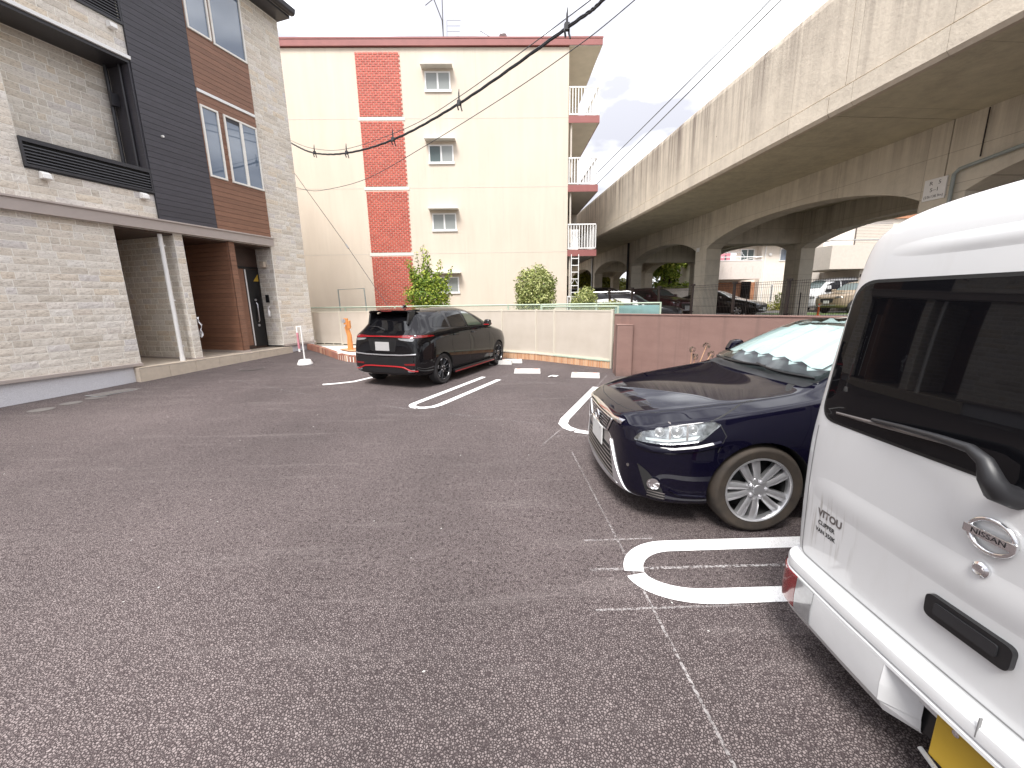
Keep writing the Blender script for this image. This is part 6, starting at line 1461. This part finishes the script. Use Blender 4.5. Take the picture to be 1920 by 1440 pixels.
far_car('parked_sedan', 'black saloon with white number plate facing right, between the two nearest viaduct columns', 'car', 13.3, 20.3, .556, (.60, -.80), 4.6, 1.80, 1.42, 'black_paint', 'sedan')
far_car('parked_suv', 'dark wine red estate car with a bright silver grille left of the nearest seen column', 'car', 9.35, 20.3, .556, (.42, -.91), 4.6, 1.84, 1.62, 'wine_paint', 'suv')
far_car('parked_wagon', 'dark car with silver roof rails just beyond the teal sheet and chain link fence', 'car', 7.3, 16.2, .40, (.93, -.37), 4.4, 1.75, 1.45, 'charcoal_paint', 'suv', roof='satin_silver')
far_car('parked_pickup', 'boxy black vehicle partly behind the small round shrub', 'car', 7.3, 23.4, .556, (.8, -.6), 4.0, 1.68, 1.72, 'black_paint', 'van')
far_car('tan_offroader', 'tan off-road car with dark wheels at the far right, in front of the white van', 'car', 18.6, 22.9, .556, (-.98, -.2), 4.5, 1.8, 1.82, 'tan_paint', 'suv', 'cars parked beyond the viaduct')
far_car('parked_van', 'white high roofed van at the far right, behind the tan off-road car', 'van', 19.6, 26.0, .50, (-1, -.05), 4.7, 1.8, 2.2, 'van_bumper', 'van', 'cars parked beyond the viaduct')
o = thing('marker_post', 'orange flexible marker post beyond the black mesh fence', 'marker post', (15.9, 20.0, .556))
put(MB().lathe([(0, 0), (.14, 0), (.13, .04), (.045, .06), (.04, .60), (.0, .62)], 16), 'post', 'orange_vinyl', o, smooth=50); put(MB().lathe([(.0415, .36), (.0415, .42)], 16).lathe([(.0415, .48), (.0415, .54)], 16), 'reflective_band', 'white_metal', o)

def simple_window(parent, x0, x1, y, z0, z1, n=2, mat='far_glass', axis='y', out=-1):
    f_ = .06; b = MB().box(x0, x1, y + out * .05, y - out * .02, z0, z0 + f_).box(x0, x1, y + out * .05, y - out * .02, z1 - f_, z1).box(x0, x0 + f_, y + out * .049, y - out * .02, z0 + f_, z1 - f_).box(x1 - f_, x1, y + out * .049, y - out * .02, z0 + f_, z1 - f_)
    if n == 2: b.box((x0 + x1) / 2 - .03, (x0 + x1) / 2 + .03, y + out * .045, y - out * .01, z0 + f_, z1 - f_)
    w_ = put(b, 'window', 'white_metal', parent); put(BX(x0 + f_, x1 - f_, y + out * .02, y + out * .012, z0 + f_, z1 - f_), 'pane', mat, w_); return w_
h1 = thing('pale_house', 'pale pinkish two storey house with washing on its balcony, seen through the viaduct arch', 'house', (0, 0, 0))
put(MB().box(16.1, 20.35, 32.6, 41, .4, 5.55).box(20.351, 26.4, 32.0, 41, .4, 5.5), 'wall', 'pale_house', h1)
put(MB().prism([(19.95, 5.52), (26.85, 5.52), (26.85, 5.62), (23.4, 6.9), (19.95, 5.62)], 31.5, 41.5, 'y').prism([(15.7, 5.56), (19.94, 5.56), (19.94, 5.66), (17.9, 6.6), (15.7, 5.66)], 32.1, 41.5, 'y'), 'roof', 'dark_roof', h1)
put(MB().box(19.95, 26.8, 31.44, 31.5, 5.45, 5.62).box(15.7, 19.9, 32.04, 32.1, 5.5, 5.66), 'gutter', 'white_metal', h1)
bl = put(MB().box(15.4, 19.2, 30.0, 30.12, 2.85, 4.15).box(19.08, 19.2, 30.121, 32.58, 2.85, 4.15).box(15.4, 19.079, 30.121, 32.58, 2.85, 3.0), 'balcony', 'pink_house', h1); put(MB().box(15.4, 19.2, 29.98, 30.14, 4.15, 4.2), 'coping', 'white_metal', bl)
put(MB().tube([(15.5, 30.06, 4.42), (19.14, 30.06, 4.42), (19.14, 32.4, 4.42)], .03, 6), 'railing', 'white_metal', bl)
for x in (16.3, 16.9, 18.0, 18.5): put(BX(x - .015, x + .015, 29.985, 29.999, 3.35, 3.75), 'scupper', 'tan_balcony', bl)
simple_window(h1, 17.55, 18.35, 32.6, 4.15, 5.0); simple_window(h1, 19.0, 20.1, 32.6, 4.1, 5.25); simple_window(h1, 21.75, 22.3, 32.0, 4.25, 5.2, 1, 'window_glass'); simple_window(h1, 21.3, 21.5, 32.0, 1.2, 2.5, 1, 'privacy_glass')
put(MB().tube([(20.6, 31.95, .5), (20.6, 31.95, 5.3), (20.5, 31.6, 5.5)], .04, 6), 'downpipe', 'white_metal', h1); put(MB().tube([(26.2, 31.95, .5), (26.2, 31.95, 5.4)], .04, 6), 'downpipe', 'white_metal', h1)
for x in (21.0, 24.6): put(MB().lathe([(.0, 0), (.11, 0), (.12, -.05), (0, -.1)], 12, 'y', (x, 31.99, 4.75)), 'vent_hood', 'white_metal', h1)
put(BX(16.0, 20.3, 32.45, 32.58, .5, 2.7), 'ground_floor_shade', 'wood_cladding', h1); put(BX(19.2, 19.9, 32.3, 32.44, .55, 2.75), 'doorway', 'privacy_glass', h1)
G = 'washing on the pale house balcony'
for i, (x, mat, w_, h_, lab) in enumerate(((15.9, 'cloth_dark', .55, .5, 'dark piece of washing at the left of the balcony line'), (16.5, 'cloth_pink', .35, .55, 'pink piece of washing, left one on the balcony line'), (16.95, 'cloth_pink', .3, .5, 'pink piece of washing, right one on the balcony line'), (17.3, 'white_metal', .4, .6, 'white piece of washing on the balcony line'))):
    o = put(MB().box(x - w_ / 2, x + w_ / 2, 30.6, 30.64, 4.75 - h_, 4.75).box(x - w_ / 2 - .06, x + w_ / 2 + .06, 30.605, 30.635, 4.60, 4.72), 'washing', mat, bevel=.01); tag(o, lab, 'washing', G)
o = thing('clothes_pole', 'thin clothes pole above the pale house balcony', 'pole', (0, 0, 0)); put(MB().tube([(14.8, 30.62, 4.8), (18.0, 30.62, 4.8)], .02, 6), 'pole', 'grey_metal', o)
for x in (14.9, 17.9): put(MB().tube([(x, 30.62, 4.8), (x, 30.2, 4.5), (x, 30.1, 4.1)], .02, 6), 'bracket', 'grey_metal', o)
shrub('garden_shrub', 'small dry garden shrub at the foot of the pale house wall', 'shrub', (21.6, 31.0, .5), [(0, 0, .7, .5, .4, .7), (.9, 0, .4, .6, .4, .4)], 900, .14, 'hedge_leaves', 31)
shrub('hedge', 'row of low garden greenery before the pale house', 'hedge', (20.6, 29.4, .5), [(k * .8 - 1.6, 0, .3, .6, .4, .35) for k in range(6)], 1800, .13, 'yellow_leaves', 32)
h2 = thing('balcony_house', 'taller house at the far right with a beige balcony, grey shutters and wood cladding', 'house', (0, 0, 0))
put(BX(22.3, 36, 28.4, 42, .4, 9.5), 'wall', 'pale_house', h2); b2 = put(MB().box(20.2, 31, 25.0, 25.15, 3.15, 4.55).box(20.2, 20.35, 25.151, 28.3, 3.15, 4.55).box(20.351, 31, 25.151, 28.3, 3.15, 3.35), 'balcony', 'tan_balcony', h2); put(MB().tube([(20.28, 28.2, 4.85), (20.28, 25.08, 4.85), (31, 25.08, 4.85)], .035, 6), 'handrail', 'grey_metal', b2)
m = put(BX(24.4, 26.9, 28.30, 28.39, 4.1, 6.3), 'shutter', 'grille_grey', h2)
for k in range(22): put(BX(24.42, 26.88, 28.275, 28.299, 4.12 + k * .098, 4.20 + k * .098), 'slat', 'tan_balcony', m)
wc = put(BX(25.2, 33, 28.25, 28.299, 6.6, 9.3), 'wood_panel', 'gap_dark', h2)
for k in range(14): put(BX(25.2, 33, 28.22, 28.249, 6.61 + k * .19, 6.79 + k * .19), 'board', 'wood_cladding', wc)
put(BX(22.5, 25.1, 25.4, 28.39, .4, 3.14), 'ground_floor', 'tan_balcony', h2)
h3 = thing('small_house', 'small pale house with a dark roof between the two larger far houses', 'house', (0, 0, 0))
put(BX(26.9, 31, 38, 45, .4, 4.6), 'wall', 'white_stucco', h3); put(MB().prism([(26.4, 4.6), (31.5, 4.6), (29, 5.6)], 37.6, 45.4, 'y'), 'roof', 'dark_roof', h3)
simple_window(h3, 27.6, 28.6, 38, 3.0, 4.1)
h4 = thing('distant_house', 'low yellowish house far off in the third viaduct arch', 'house', (0, 0, 0))
put(BX(9.5, 12.4, 56, 62, .4, 3.6), 'wall', 'cream_stucco', h4); put(MB().prism([(9.1, 3.6), (12.8, 3.6), (11, 5.0)], 55.6, 62.4, 'y'), 'roof', 'tan_balcony', h4); simple_window(h4, 10.2, 11.2, 56, 2.2, 3.2)
gw = thing('garden_wall', 'pale boundary wall low behind the wine red car', 'wall', (0, 0, 0)); put(BX(10.4, 15.0, 31.0, 31.2, .4, 2.2), 'wall_body', 'pale_house', gw); put(BX(10.3, 15.1, 30.95, 31.25, 2.201, 2.28), 'coping', 'pink_house', gw)
up = thing('utility_pole', 'pale slim utility pole seen in the second viaduct arch', 'pole', (13.75, 37.6, .4)); put(MB().tube([(0, 0, 0), (0, 0, 6.0)], [.16, .12], 12), 'pole', 'white_block', up, smooth=50); put(MB().tube([(.15, 0, 2.4), (.15, 0, 5)], .04, 6), 'cable_guard', 'grey_metal', up)
